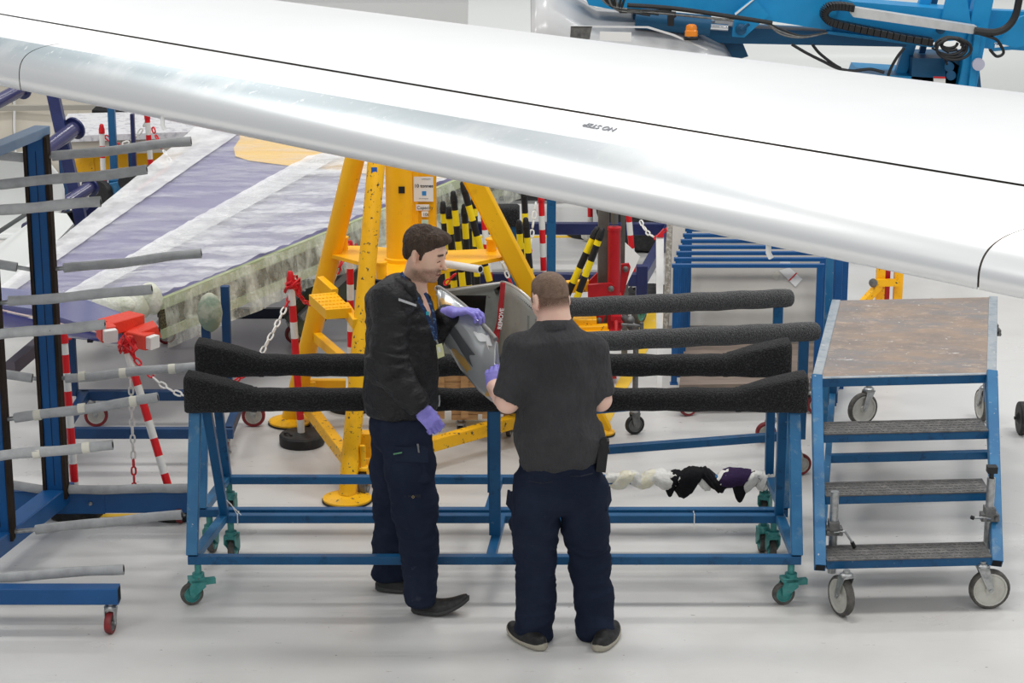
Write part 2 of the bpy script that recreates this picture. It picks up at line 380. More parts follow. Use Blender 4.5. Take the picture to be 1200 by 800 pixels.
# ------------------------------------------------------------------ padded trestles in the foreground
def padded_bar(x0, x1, y, z, r, m, parent, flare=True, dy=0, zend=.0):
    b = MB(); secs = []
    if flare: st = [(0, .070, .088, .036), (.010, .079, .097, .041), (.05, .080, .094, .038), (.11, .078, .086, .032), (.20, .073, .076, .021), (.29, .067, .066, .009), (.325, .064, .062, .004), (.337, .060, .056, 0)]
    else: st = [(0, .035, .035, 0), (.012, .050, .05, 0), (.04, r, r, 0)]
    L_ = x1 - x0; n = 20
    def ring(x, hw, hh, up):
        rr = []
        for j in range(n):
            a = 2 * math.pi * j / n; ca, sa = math.cos(a), math.sin(a)
            e = .36 if up > .01 else .8
            rr.append(V((x, y + dy * (x - x0) / L_ + hw * math.copysign(abs(ca) ** e, ca), z + up + hh * math.copysign(abs(sa) ** e, sa))))
        return rr
    for d, hw, hh, up in st: secs.append(ring(x0 + d, hw, hh, up))
    k = 34
    for i in range(1, k):
        x = x0 + .34 + (L_ - .68) * i / k; q = .0025 * math.sin(i * 2.1) + .002 * math.sin(i * .9 + y * 7)
        secs.append(ring(x, (.060 if flare else r) + q, (.056 if flare else r) + q, 0))
    for d, hw, hh, up in st[::-1]: secs.append(ring(x1 - d, hw, hh, up))
    b.rings(secs); o = obj('padded_bar', b, m, parent, ang=50)
    if flare:
        for xx in (x0 + .335, x1 - .335):
            q = MB(); q.rings([ring(xx - .012, .064, .060, 0), ring(xx + .012, .064, .060, 0)]); obj('felt_seam', q, m, o)
    return o
def trestle(name, label, xf0, xf1, xr0, xr1, yf, yr, zr, ztop, px0, px1, group, feltm, casters):
    ym = (yf + yr) / 2 + .01; t = thing(name, label, 'trestle', ((xf0 + xf1) / 2, ym, 0), group)
    S = .046
    for x0, x1, y in ((xf0, xf1, yf), (xr0, xr1, yr)):
        b = MB(); b.beam((x0 - .02, y, zr), (x1 + .02, y, zr), S, S * .92); obj('rail', b, M['blue'], t)
    for xa, xb, sg in ((xf0, xr0, 1), (xf1, xr1, -1)):
        b = MB(); b.beam((xa, yf, zr + .004), (xb, yr, zr + .004), S, S * .9); obj('cross_rail', b, M['blue_l'], t)
        b = MB(); b.beam((xa - sg * .0, yf, zr + .02), (xa + sg * .0, ym - .02, ztop), .056, .05, V((0, 1, 0))); obj('leg', b, M['blue_l'] if True else None, t)
        b = MB(); b.beam((xb + sg * .006, yr, zr + .02), (xa + sg * .052, ym + .02, ztop), .045, .05, V((0, 1, 0))); obj('leg', b, M['blue'], t)
    xm = (xf0 + xf1) / 2 + .0
    b = MB(); b.beam((xm - .02, yf, zr), (xm + .03, yr, zr), S, S * .88); obj('cross_rail', b, M['blue'], t)
    b = MB(); b.beam((xm + .0, ym, zr + .02), (xm + .0, ym, ztop), .058, .05, V((0, 1, 0))); obj('post', b, M['blue'], t)
    padded_bar(px0, px1, ym, ztop + .056, .055, feltm, t)
    for (x, y, yaw, br) in casters:
        caster(t, x, y, zr - .015, .056, .034, yaw, M['teal'], M['tyre'], M['teal'], .035, br, chunky=True)
    return t
t1 = trestle('padded_trestle', 'long blue trestle with black felt bar, nearest the camera, behind the men', -1.555, 1.385, -1.475, 1.37, 10.28, 10.86, .23, .895,
        -1.60, 1.445, 'black felt trestles', M['felt'], [(-1.53, 10.28, R(200), 1), (1.36, 10.28, R(192), 1), (-1.44, 10.86, R(80), 0), (1.34, 10.86, R(95), 0)])
t2 = trestle('padded_trestle', 'blue trestle with black felt bar, directly behind the nearest trestle', -1.60, 1.40, -1.535, 1.385, 10.95, 11.46, .23, .885,
        -1.632, 1.44, 'black felt trestles', M['felt'], [(-1.56, 10.95, R(80), 0), (1.30, 10.95, R(95), 0), (-1.52, 11.46, R(85), 0), (1.36, 11.46, R(70), 0)])
def tie(parent, x, y, z, tail):
    b = MB(); q = .0275; b.path([(x, y - q, z - q), (x, y + q, z - q), (x, y + q, z + q), (x, y - q, z + q)], .003, 6, loop=True)
    b.path([V((x, y - q, z + q))] + [V((x, y - q, z)) + V(v) for v in tail], .0025, 6); plabel(obj('cable_tie', b, M['white'], parent), 'white plastic tie around the rail')
tie(t1, .93, 10.86, .23, [(.0, -.004, -.02), (.0, -.006, -.045)])
tie(t1, -1.40, 10.86, .23, [(-.03, -.01, .09), (-.07, -.01, .13), (.02, -.01, .03)])
# rags and film wound round the far rail of the second trestle, right side
rg = thing('wrapped_rags', 'strips of black cloth and white film wound round the blue rail right of the men', 'rag', (.9, 11.46, .2))
def wrap(x0, x1, r, lean, m, nm, seed, droop=0):
    rr = random.Random(seed); b = MB(); n = 18; rs = []
    for i in range(9):
        f = i / 8; x = x0 + (x1 - x0) * f; q = r * (.9 + .22 * math.sin(f * math.pi) + rr.uniform(-.08, .08)); ring = []
        for j in range(n):
            a = 2 * math.pi * j / n; k = q * (1 + .10 * math.sin(3 * a + seed) + .06 * math.sin(7 * a + f * 5))
            z = k * math.sin(a); z += -droop * max(0, -math.sin(a)) ** 2 * math.sin(f * math.pi)
            ring.append(V((x + lean * math.sin(a), 11.46 + k * math.cos(a), .235 + z)))
        rs.append(ring)
    b.rings(rs); obj(nm, b, m, rg, ang=60)
film = mat('crumpled_white_film', (.74, .73, .69), .35, mottle=(20, (.55, .54, .50), .45, .7), bump=(30, .8, .01))
filmy = mat('yellowed_white_film', (.76, .72, .55), .4, mottle=(20, (.70, .69, .64), .45, .7), bump=(30, .8, .01))
clk = mat('black_rag_cloth', (.012, .012, .014), .9, bump=(40, .9, .01)); clp = mat('dark_purple_cloth', (.035, .02, .06), .9, bump=(40, .9, .01))
X = lambda px: (px - 600) / FOC * 12.14
for i, (a, c, r, ln, mm, nm, dr) in enumerate([(708, 724, .030, .02, film, 'film_wrap', 0), (722, 740, .043, .03, filmy, 'film_wrap', .01), (737, 754, .040, -.03, film, 'film_wrap', .012), (750, 768, .043, .03, filmy, 'film_wrap', .015), (764, 786, .047, -.03, film, 'film_wrap', .02),
        (783, 796, .040, .02, clk, 'cloth_wrap', .06), (786, 798, .038, -.02, film, 'film_wrap', 0), (797, 818, .066, .03, clk, 'cloth_wrap', .03), (815, 828, .044, -.03, film, 'film_wrap', .02), (826, 840, .056, -.05, clk, 'cloth_wrap', .02),
        (838, 852, .041, .03, film, 'film_wrap', .0), (842, 872, .050, .03, clp, 'cloth_wrap', .0), (858, 876, .036, .0, clk, 'cloth_wrap', .10), (874, 888, .043, .03, film, 'film_wrap', .03), (886, 896, .038, -.03, clk, 'cloth_wrap', .0), (889, 903, .045, .02, film, 'film_wrap', .02), (902, 912, .04, -.04, clk, 'cloth_wrap', .05)]):
    wrap(X(a) - .005, X(c) + .005, r, ln, mm, nm, i, dr)

# third trestle, shorter, slightly turned, dusty grey bars at two depths
t3 = thing('padded_trestle', 'blue trestle carrying two dusty grey felt bars, right of the men, behind the black pair', 'trestle', (.9, 12.2, 0), 'grey felt trestles')
def bar2(pa, pb, r):
    b = MB(); pa, pb = V(pa), V(pb); d = (pb - pa); L_ = d.length; d /= L_
    pts = [pa, pa + d * .01, pa + d * .04] + [pa + d * (.04 + (L_ - .08) * k / 20) + V((0, 0, .0025 * math.sin(k * 1.7))) for k in range(1, 20)] + [pb - d * .04, pb - d * .01, pb]
    rad = [r * .72, r * .9, r] + [r] * 19 + [r, r * .9, r * .72]; it = iter(rad); sd, u = frame(d)
    b.rings([[p + sd * (q * math.cos(2 * math.pi * j / 18)) + u * (q * math.sin(2 * math.pi * j / 18)) for j in range(18)] for p, q in zip(pts, rad)])
    obj('padded_bar', b, M['felt_g'], t3, ang=50)
bar2(P(646, 361, 12.40), P(928, 349, 12.82), .055)
bar2(P(612, 404, 11.80), P(959, 388, 12.22), .055)
for (px, py, D, pyb) in ((912, 358, 12.80, 0), (942, 396, 12.20, 0), (662, 368, 12.44, 0), (628, 410, 11.84, 0)):
    a = P(px, py, D); b = MB(); b.beam((a.x, a.y, .22), (a.x, a.y, a.z), .055, .05, V((0, 1, 0))); obj('post', b, M['blue'], t3)
pR, qR, pL, qL = P(912, 358, 12.8), P(942, 396, 12.2), P(662, 368, 12.44), P(628, 410, 11.84)
for a, c in ((ez(pL, .30), ez(pR, .30)), (ez(qL, .24), ez(qR, .24)), (ez(pR, .24), ez(qR, .24)), (ez(pL, .24), ez(qL, .24))):
    b = MB(); b.beam(a, c, .045, .045); obj('rail', b, M['blue'], t3)
for (a, yw) in ((pR, 188), (qR, 15), (pL, 190), (qL, 20)):
    caster(t3, a.x - .02, a.y, .24, .062, .036, R(yw), M['steel'], M['redw'], M['nylon'], .03)

# ------------------------------------------------------------------ rolling work platform on the right
pf = thing('step_platform', 'blue rolling step platform with worn brown plywood deck at the right', 'work platform', (2.0, 11.3, 0))
ZD = .88
fl_, fr_, bl_, br_ = F(957, 443, ZD), F(1162, 438, ZD), F(980, 352, ZD), F(1164, 348, ZD)
rt = (fr_ - fl_).normalized(); bk = ((bl_ - fl_) + (br_ - fr_)).normalized(); rt.z = bk.z = 0
def ply_extra(N, L, src, cur, mix, ramp, noise):
    n = noise(2.6, 7, .7, (1, 1.5, 1)); cur = mix(ramp(n.outputs[0], .38, .62), cur, (.22, .185, .165))
    n = noise(2.1, 5, .6, (1, 2.6, 1)); cur = mix(ramp(n.outputs[0], .46, .66), cur, (.21, .205, .21))
    n = noise(13, 7, .75, (1, 1.6, 1)); cur = mix(ramp(n.outputs[0], .52, .68), cur, (.40, .31, .245))
    n = noise(10, 7, .75, (.6, 2.4, 1)); cur = mix(ramp(n.outputs[0], .645, .67), cur, (.72, .70, .67))
    n = noise(40, 3, .6); cur = mix(ramp(n.outputs[0], .70, .74), cur, (.75, .73, .70))
    return cur
plym = mat('worn_brown_plywood', (.33, .245, .185), .55, extra=ply_extra, bump=(30, .15, .004))
b = MB(); dz = V((0, 0, .018)); i_ = .035
b.prism([p + V((0, 0, .0)) for p in (fl_ + rt * .02, fr_ - rt * .02, br_ - rt * .02, bl_ + rt * .02)], -dz); obj('deck_board', b, plym, pf)
alm = mat('scuffed_aluminium_edge', (.50, .54, .57), .4, .6, mottle=(14, (.30, .38, .44), .45, .7), wear=[(30, (.7, .7, .68), .62, .7)])
for a, c in ((fl_, bl_), (fr_, br_)):
    b = MB(); b.beam(a + V((0, 0, -.012)), c + V((0, 0, -.012)), .05, .035); plabel(obj('edge_trim', b, alm, pf), 'scuffed metal edge strip')
b = MB(); b.beam(fl_ - rt * .03 + V((0, 0, -.022)), fr_ + rt * .03 + V((0, 0, -.022)), .03, .046); fb = obj('front_beam', b, M['blue'], pf)
b = MB(); b.beam(fl_ - rt * .03 + V((0, 0, .003)) - bk * .004, fr_ + rt * .03 + V((0, 0, .003)) - bk * .004, .026, .005); obj('nosing', b, alm, fb)
b = MB(); b.beam(bl_ + V((0, 0, -.03)), br_ + V((0, 0, -.03)), .03, .05); obj('back_beam', b, M['blue'], pf)
s0l, s0r = F(961, 661, .245), F(1168, 656, .245)
ridge = mat('ribbed_steel_tread', (.13, .128, .125), .5, .5, mottle=(20, (.22, .21, .20), .45, .7), wear=[(30, (.5, .5, .5), .68, .74)])
for a, c in ((fl_, s0l), (fr_, s0r)):
    b = MB(); b.beam(a + V((0, 0, .005)), c + (c - a).normalized() * .02, .055, .05, V((0, -1, 1))); st = obj('stringer', b, M['blue_l'], pf)
    e = c + (c - a).normalized() * .0205; q = MB(); q.beam(e, e + (c - a).normalized() * .002, .045, .04, V((0, -1, 1))); obj('end_hole', q, M['dark'], st)
for k, z in enumerate((.245, .455, .665)):
    f = (z - .245) / (ZD - .245); a = s0l.lerp(fl_, f) + rt * .03; c = s0r.lerp(fr_, f) - rt * .03
    b = MB(); b.beam(a + V((0, 0, -.0)), c, .03, .042); s_ = obj('step', b, M['blue'], pf)
    b = MB(); b.prism([a + V((0, -.02, .022)), c + V((0, -.02, .022)), c + V((0, .18, .022)), a + V((0, .18, .022))], (0, 0, .006)); obj('tread_plate', b, ridge, s_)
    b = MB()          # raised tear-drop ribs of the tread plate
    nx, ny = 34, 5
    for i in range(nx):
        for j in range(ny):
            p = a.lerp(c, (i + .5 + .5 * (j % 2)) / (nx + 1)) + V((0, .0 + j * .038, .029)); sg = 1 if (i + j) % 2 else -1
            b.beam(p - V((.008, .005 * sg, 0)), p + V((.008, .005 * sg, 0)), .004, .003)
    obj('tread_rib', b, M['steel_d'], s_)['kind'] = 'stuff'
# rear legs, lower rails
for a, c in ((bl_, br_),):
    for p in (bl_, br_, ):
        b = MB(); b.beam(ez(p, .24), ez(p, ZD - .02), .045, .045, V((0, 1, 0))); obj('leg', b, M['blue'], pf)
for p, q in ((s0l, bl_), (s0r, br_)):
    b = MB(); b.beam(ez(p, .245) + bk * .03, ez(q, .30), .035, .04); obj('side_rail', b, M['blue_l'], pf)
ml, mr_ = ez(s0l.lerp(bl_, .58), .275), ez(s0r.lerp(br_, .58), .275)
b = MB(); b.beam(ml, mr_, .04, .045); obj('cross_rail', b, M['blue'], pf)
for (px, py, yaw, side) in ((985, 720, R(112), 0), (1158, 712, R(4), 1), (1010, 497, R(205), 0), (1150, 492, R(96), 1)):
    g_ = F(px, py, 0)
    caster(pf, g_.x - .04 * math.cos(yaw), g_.y - .04 * math.sin(yaw), .245, .100, .042, yaw, M['steel'], M['tyre'], M['nylon'], .04, hf=.84)
for (px, py, D, zt, zb, hx, hz) in ((975, 660, 10.36, .55, .13, .10, -.07), (1157, 640, 10.42, .60, .13, -.10, .015), (1003, 480, 12.75, .80, .40, -.03, .0), (1158, 478, 12.55, .80, .40, -.07, -.03)):
    x = P(px, py, D).x; b = MB(); b.tube((x, D, zb), (x, D, zt), .021); j = obj('jack_leg', b, M['steel'], pf)
    zc = zt - .20 if D < 11 else zt - .05
    b = MB(); b.box((x, D, zc), (.085, .06, .035)); b.box((x, D, zc + .03), (.05, .07, .04)); b.tube((x - .03, D - .03, zc), (x - .03, D - .055, zc), .01, n=8); b.tube((x + .03, D - .03, zc), (x + .03, D - .055, zc), .01, n=8); obj('clamp', b, M['steel_d'], j)
    b = MB(); b.path([(x, D - .03, zc), (x + hx * .5, D - .045, zc + .01), (x + hx * .85, D - .05, zc + hz * .6)], .006, 8); obj('handle', b, M['steel'], j)
    b = MB(); b.tube((x + hx * .85, D - .05, zc + hz * .6), (x + hx, D - .05, zc + hz), .010, n=8); obj('grip', b, M['black'], j)
    if px == 1157:
        b = MB(); b.tube((x, D, zt), (x, D, zt + .03), .012); b.box((x, D, zt + .045), (.048, .048, .032)); obj('knob', b, M['black'], j)
# small black wheel cut by the right edge
sw = thing('trolley_wheel', 'small black wheel just entering the frame at the far right', 'wheel', F(1196, 508, 0)); c_ = F(1196, 508, 0) + V((0, 0, .10))
b = MB(); b.lathe(c_, (1, 0, 0), [(.05, -.02), (.095, -.02), (.10, -.014), (.10, .014), (.095, .02), (.05, .02)], 28); obj('tyre', b, M['rubber'], sw)
b = MB(); b.lathe(c_, (1, 0, 0), [(.018, -.035), (.05, -.012), (.05, .012), (.018, .035)], 16); b.tube(c_ - V((.045, 0, 0)), c_ + V((.30, 0, 0)), .010); obj('axle', b, M['black'], sw)
# ------------------------------------------------------------------ pipe rack at the left edge
pr_ = thing('pipe_rack', 'tall blue rack with grey foam-covered arms at the left edge', 'storage rack', (-2.6, 10.8, 0))
UPR = [((67, 584), 11.37, 2.16), ((6, 637), 10.74, 2.16), (None, 10.10, 2.16)]
pb0, pb1 = P(67, 588, 11.37), P(4, 640, 10.74)
dirb = (pb1 - pb0); dirb.z = 0; dirb.normalize()
ux = [pb0.x, pb1.x, pb1.x + (pb1.x - pb0.x) / (11.37 - 10.74) * .64]; uy = [11.37, 10.74, 10.10]
zb = .165
b = MB(); b.beam((ux[0] - dirb.x * .10, 11.37 + .10, zb), (ux[2] + dirb.x * .9, 10.10 + dirb.y * .9, zb), .115, .10); obj('base_beam', b, M['blue_r'], pr_)
b = MB(); b.beam((ux[0] + .02, 11.44, 2.13), (ux[2] + dirb.x * .6, 10.10 + dirb.y * .6, 2.13), .085, .05); plabel(obj('top_beam', b, mat('lit_pale_blue_enamel', (.16, .27, .44), .3, mottle=(3, (.26, .36, .50), .4, .7)), pr_), 'paler top beam catching the light')  # light catching the top beam is put into its paler blue
for i in range(3):
    x, y = ux[i], uy[i]
    b = MB(); b.beam((x, y, zb + .04), (x, y, 2.11), .088, .075, V((0, 1, 0))); u_ = obj('upright', b, M['blue_r'], pr_)
    for s in (-1, 1):
        b = MB(); b.box((x + s * .0535, y - .004, 1.14), (.018, .085, 1.95)); obj('edge_strip', b, M['rust'], u_)
    b = MB(); b.box((x, y - .0385, 1.14), (.0025, .003, 1.8)); obj('groove', b, M['dark'], u_)
# cross beams with end caster
yc = 9.93; xe = P(140, 702, yc).x
b = MB(); b.beam((-3.6, yc, .19), (xe, yc, .19), .075, .082); cb = obj('cross_beam', b, M['blue_r'], pr_)
b = MB(); b.box((xe + .001, yc, .19), (.002, .06, .068)); obj('end_hole', b, M['dark'], cb)
a = P(76, 589, 11.40); c = P(224, 591, 11.40)
b = MB(); b.beam((ux[0] - 1.0, 11.43, a.z), (-1.72, 11.43, a.z), .07, .115); cb = obj('cross_beam', b, M['blue_r'], pr_)
xs_ = P(124, 587, 11.43).x; b = MB(); b.beam((-3.1, 11.43, a.z + .002), (xs_, 11.43, a.z + .002), .078, .128); obj('sleeve', b, M['blue_r'], cb)
for px in (34, 106): q = P(px, 590, 11.385); b = MB(); b.lathe(q, (0, -1, 0), [(.011, -.01), (.011, .004), (.006, .009)], 10); obj('bolt', b, M['steel'], cb)
caster(pr_, P(130, 716, yc).x, yc, .15, .052, .032, R(262), M['steel'], M['redw'], M['steel_d'], .018, name='caster')
caster(pr_, -1.78, 11.43, .11, .045, .03, R(262), M['steel'], M['redw'], M['steel_d'], .018)
# arms: (px0,py0, px1,py1, depth, bare steel length px at root, tape rings (fractions))
ARMS = [(60, 183, 224, 166, 11.37, 0, []), (66, 315, 236, 297, 11.37, 8, []), (73, 443, 237, 429, 11.37, 3, [.12, .42, .78]), (80, 574, 222, 571, 11.37, 0, []),
        (-20, 218, 172, 199, 10.74, 0, []), (9, 354, 178, 338, 10.74, 0, []), (16, 490, 185, 466, 10.74, 0, [.16, .47, .83]), (24, 622, 213, 603, 10.74, 18, []),
        (-60, 251, 118, 237, 10.10, 0, []), (-40, 394, 123, 381, 10.10, 0, []), (-40, 539, 132, 521, 10.10, 0, [.48, .82]), (-40, 680, 145, 666, 10.10, 0, [])]
for (x0, y0, x1, y1, D, bare, rings_) in ARMS:
    a, c = P(x0, y0, D), P(x1, y1, D); d = (c - a).normalized()
    iu = {11.37: 0, 10.74: 1, 10.10: 2}[D]
    b = MB(); root = a.copy(); s = (ux[iu] + .03 - a.x) / d.x; b.tube(a + d * s, c - d * .03, .011, n=10); arm = obj('arm', b, M['steel'], pr_)
    st_ = a + d * (bare / FOC * D + .005); r = .0245; b = MB(); n = 14; pts = [st_ + (c - st_) * f + V((0, 0, .003 * math.sin(f * 9 + y0) + .003 * math.sin(f * 4 + x1))) for f in [i / n for i in range(n + 1)]]
    b.path([pts[0]] + pts[1:], lambda t: r * (1 + .04 * math.sin(t * 20 + y0)), 14); obj('foam_sleeve', b, M['foam'], arm)
    b = MB(); b.lathe(c - d * .0005, d, [(.0155, -.004), (.0155, .0012)], 12); obj('open_end', b, M['dark'], arm)
    for f in rings_:
        q = st_.lerp(c, f); b = MB(); b.tube(q - d * .018, q + d * .018, r * 1.10, n=16); obj('tape_ring', b, M['tape_m'], arm)
# short arms on the far side, seen between the uprights
for (x0, y0, x1, y1, w_) in ((-10, 181, 31, 185, 0), (-10, 308, 20, 313, 20), (-10, 436, 38, 443, 10), (-10, 564, 53, 574, 4)):
    a, c = P(x0, y0, 11.37), P(x1, y1, 11.37); d = (c - a).normalized()
    b = MB(); b.tube(a - d * .5, V((ux[0] - .02, 11.37, c.z + (ux[0] - .02 - c.x) * d.z / d.x)), .011, n=10); arm = obj('arm', b, M['steel'], pr_)
    b = MB(); b.tube(a - d * .5, c, .0245, n=14); obj('foam_sleeve', b, M['foam'], arm)

# ------------------------------------------------------------------ striped posts and chains
def post_mesh(c1, c2, nm, r, L=.93, phase=0.0):
    m = mat(nm, c1, .35, extra=stripes(.2, .5, phase, c2), mottle=None)
    return m
M['rw'] = post_mesh((.78, .77, .73), (.70, .012, .018), 'red_white_stripes', .02)
M['yb'] = post_mesh((.90, .68, .01), (.015, .015, .016), 'yellow_black_stripes', .02)
pole_me = {}
def barrier(base, top, stripe, capm, label, cat='post', group=None, basem=None, r=.022, base_pos=None, base_r=.15, phase=0, knot=None):
    base, top = V(base), V(top); t = thing('barrier_post', label, cat, base, group)
    d = (top - base); L_ = d.length
    q = d.normalized().to_track_quat('Z', 'Y')
    b = MB(); b.tube((0, 0, phase), (0, 0, phase + L_ - .06), r, n=16)
    o = obj('pole', b, stripe, t, local=True); o.rotation_mode = 'QUATERNION'; o.rotation_quaternion = q; o.location = -(q @ V((0, 0, phase)))
    b = MB(); b.lathe((0, 0, L_ - .065), (0, 0, 1), [(r * 1.12, 0), (r * 1.12, .035), (r * .85, .055), (r * .8, .068), (r * .45, .078)], 14)
    b.tube((-r * 1.9, 0, L_ - .045), (r * 1.9, 0, L_ - .045), .006, n=6)
    o = obj('cap', b, capm, t, local=True); o.rotation_mode = 'QUATERNION'; o.rotation_quaternion = q
    if basem:
        bp_ = V(base_pos) if base_pos is not None else base
        b = MB(); b.lathe(ez(bp_, 0), (0, 0, 1), [(base_r * .97, 0), (base_r, .012), (base_r, .055), (base_r * .93, .066), (.05, .070), (.035, .074)], 32); obj('base', b, basem, t)
        b = MB(); b.path([ez(bp_, .072) + V((-base_r * .75, -.02, 0)), ez(bp_, .085) + V((-base_r * .6, -.045, 0)), ez(bp_, .072) + V((-base_r * .4, -.06, 0))], .006, 6); obj('carry_grip', b, basem, t)
    return t
def link_geo(b, c, d, u, l=.052, wd=.030, r=.0048):
    s = d.cross(u).normalized(); pts = []
    for k in range(10):
        a = 2 * math.pi * k / 10; x = math.cos(a); y = math.sin(a)
        pts.append(c + d * (math.copysign(abs(x) ** .75, x) * (l / 2 - r)) + s * (math.copysign(abs(y) ** .75, y) * (wd / 2 - r)))
    b.path(pts, r, 5, loop=True)
def chain(label, pts, split, first='red', pitch=.040, scale=1):
    """pts: way points; split: fractions where the colour changes"""
    pts = [V(p) for p in pts]; seg = [(pts[i + 1] - pts[i]).length for i in range(len(pts) - 1)]; T = sum(seg)
    def at(s):
        for i, q in enumerate(seg):
            if s <= q or i == len(seg) - 1: return pts[i].lerp(pts[i + 1], s / q)
            s -= q
    n = max(2, int(T / (pitch * scale))); mb = {'red': MB(), 'white': MB()}; colr = first; k = 0
    for i in range(n):
        f = (i + .5) / n
        while k < len(split) and f > split[k]: colr = 'white' if colr == 'red' else 'red'; k += 1
        c = at(f * T); d = (at(min(T, f * T + .02)) - at(max(0, f * T - .02))).normalized()
        a, bb = frame(d); ang = (i % 2) * R(90) + R(25); u = a * math.cos(ang) + bb * math.sin(ang)
        link_geo(mb[colr], c, d, u, .052 * scale, .032 * scale, .0052 * scale)
    t = thing('plastic_chain', label, 'chain', pts[0])
    for nm, q in mb.items():
        if q.v: o = obj(nm + '_links', q, M['chainr'] if nm == 'red' else M['chainw'], t); o['kind'] = 'stuff'
    return t
def sag(a, c, s, n=8):
    a, c = V(a), V(c); return [a.lerp(c, i / n) - V((0, 0, s * 4 * (i / n) * (1 - i / n))) for i in range(n + 1)]
def knot(parent_label, p, s=1.0, seed=1, m=None):
    """a bunched piece of tape or chain tied round a post head"""
    t = thing('tape_knot', parent_label, 'tape', p); b = MB(); rr = random.Random(seed)
    for k in range(4):
        pts = [V(p) + V((s * .045 * math.cos(a + k) * rr.uniform(.7, 1.2), s * .04 * math.sin(a + k), s * (.03 * math.sin(a * 2 + k) + rr.uniform(-.03, .03)))) for a in [i * .9 for i in range(7)]]
        b.path(pts, .010 * s, 6, loop=True, flat=.5)
    obj('loops', b, m or M['red'], t)
# the near pair at the left, the pair by the jack, and the far ones
p5b = F(86, 572, 0); p5 = barrier(V((p5b.x, 11.55, 0)) if False else V((P(90, 600, 11.55).x, 11.55, .0)), P(74, 388, 11.66), M['rw'], M['red'], 'red and white post leaning beside the pipe rack at the left', group=None, basem=M['rubber'], phase=.02)
p6b = P(207, 604, 11.55); p6 = barrier(V((p6b.x, 11.55, 0)), P(146, 400, 11.75), M['rw'], M['red'], 'red and white post tilted hard left under the taped purple tip', basem=M['rubber'], phase=.07)
g3 = F(354, 520, 0); p3 = barrier(g3, P(340, 320, g3.y), M['rw'], M['red'], 'red and white post on a round black base, left of the yellow jack', basem=M['rubber'], phase=.045, base_r=.135, base_pos=g3)
g4 = F(412, 478, 0); p4 = barrier(g4, P(410, 284, g4.y), M['rw'], M['red'], 'red and white post seen between the legs of the yellow jack', basem=M['rubber'], phase=.0)
g1 = F(124, 285, 0); p1_ = barrier(g1, P(119, 147, g1.y), M['rw'], M['red'], 'far red and white post left of the yellow pipe', basem=M['rubber'], phase=.09)
g2 = F(183, 285, 0); p2_ = barrier(g2, P(172, 130, g2.y), M['rw'], M['red'], 'far red and white post meeting the wing edge, right of its twin', basem=M['rubber'], phase=.0)
g7 = F(580, 395, 0); p7 = barrier(g7, P(565, 232, g7.y), M['rw'], M['red'], 'red and white post among the black and yellow ones', basem=M['rubber'], phase=.03)
g8 = F(639, 372, 0); p8 = barrier(g8, P(634, 226, g8.y), M['rw'], M['red'], 'red and white post beside the blue upright above the right man', basem=M['rubber'], phase=.05)
g9 = F(692, 275, 0); p9 = barrier(g9, P(690, 130, g9.y), M['rw'], M['red'], 'farthest red and white post, its foot on a wide black base', basem=M['rubber'], phase=.045, base_r=.20)
g10 = F(745, 347, 0); p10 = barrier(g10, P(733, 210, g10.y), M['rw'], M['red'], 'red and white post hidden behind the red lifting jack', basem=M['rubber'], phase=.03, base_r=.17, base_pos=F(762, 348, 0))
YB = [((527, 345), (519, 238), 14.0), ((533, 350), (526, 244), 13.9), ((544, 350), (531, 226), 13.8), ((550, 350), (544, 241), 13.9), ((578, 345), (542, 215), 13.7), ((560, 345), (555, 232), 14.2),
      ((614, 350), (608, 260), 14.0), ((624, 352), (616, 257), 13.9), ((619, 330), (614, 222), 14.6), ((640, 400), (700, 268), 13.0), ((655, 405), (706, 269), 12.95)]
YL = ['leftmost black and yellow post, beside the man in the jacket', 'low black and yellow post just right of the leftmost one', 'tall black and yellow post, third from the left in the cluster', 'black and yellow post in the middle of the cluster, grey in its band',
      'black and yellow post leaning right across the cluster', 'black and yellow post half hidden by the leaning one', 'left one of two low black and yellow posts behind the jack leg', 'right one of two low black and yellow posts behind the jack leg',
      'black and yellow post whose head meets the wing, behind the low pair', 'black and yellow post tilted left of the red jack, rear one', 'black and yellow post tilted left of the red jack, front one']
for (bp_, tp_, D), lb in zip(YB, YL):
    a, c = P(*bp_, D), P(*tp_, D); d = (c - a).normalized(); base = a - d * (a.z / d.z) if d.z > .3 else a
    if lb.startswith('black and yellow post tilted'):
        base = a - d * (a.z - .02) / d.z
    barrier(base, c, M['yb'], M['black'], lb, group=None, phase=random.choice((0, .03, .08, .11)), r=.021)
chain('chain slung between the two far red and white posts', sag(P(122, 158, 18), P(173, 140, 18), .13), [.32], 'red', .055, 1.35)
chain('chain hanging from the far post under the wing edge', [P(178, 148, 18), P(186, 166, 17.9), P(196, 184, 17.8), P(206, 200, 17.7)], [.45], 'red', .055, 1.35)
chain('chain running down left from the post on the round base', [P(345, 336, 12.78), P(338, 352, 12.75), P(322, 385, 12.6), P(306, 414, 12.5), P(290, 436, 12.45), P(272, 450, 12.4), P(250, 462, 12.4)], [.16, .70], 'red', .040, 1.15)
chain('chain sagging from that post towards the jack, then up to the rear post', [P(345, 332, 12.78), P(350, 345, 12.8), P(358, 354, 12.85), P(366, 357, 12.95), P(378, 350, 13.05), P(390, 330, 13.15), P(400, 308, 13.2), P(408, 294, 13.3)], [.30, .78], 'red', .040, 1.15)
chain('chain hanging right from the tilted post under the purple tip', [P(150, 402, 11.75), P(158, 420, 11.72), P(172, 435, 11.7), P(186, 448, 11.68), P(202, 458, 11.66), P(222, 466, 11.64)], [.48], 'red', .040, 1.1)
chain('chain hanging straight down below the purple tip', [P(152, 405, 11.74), P(153, 440, 11.72), P(155, 500, 11.7), P(157, 560, 11.68), P(158, 612, 11.66)], [.64], 'white', .040, 1.1)
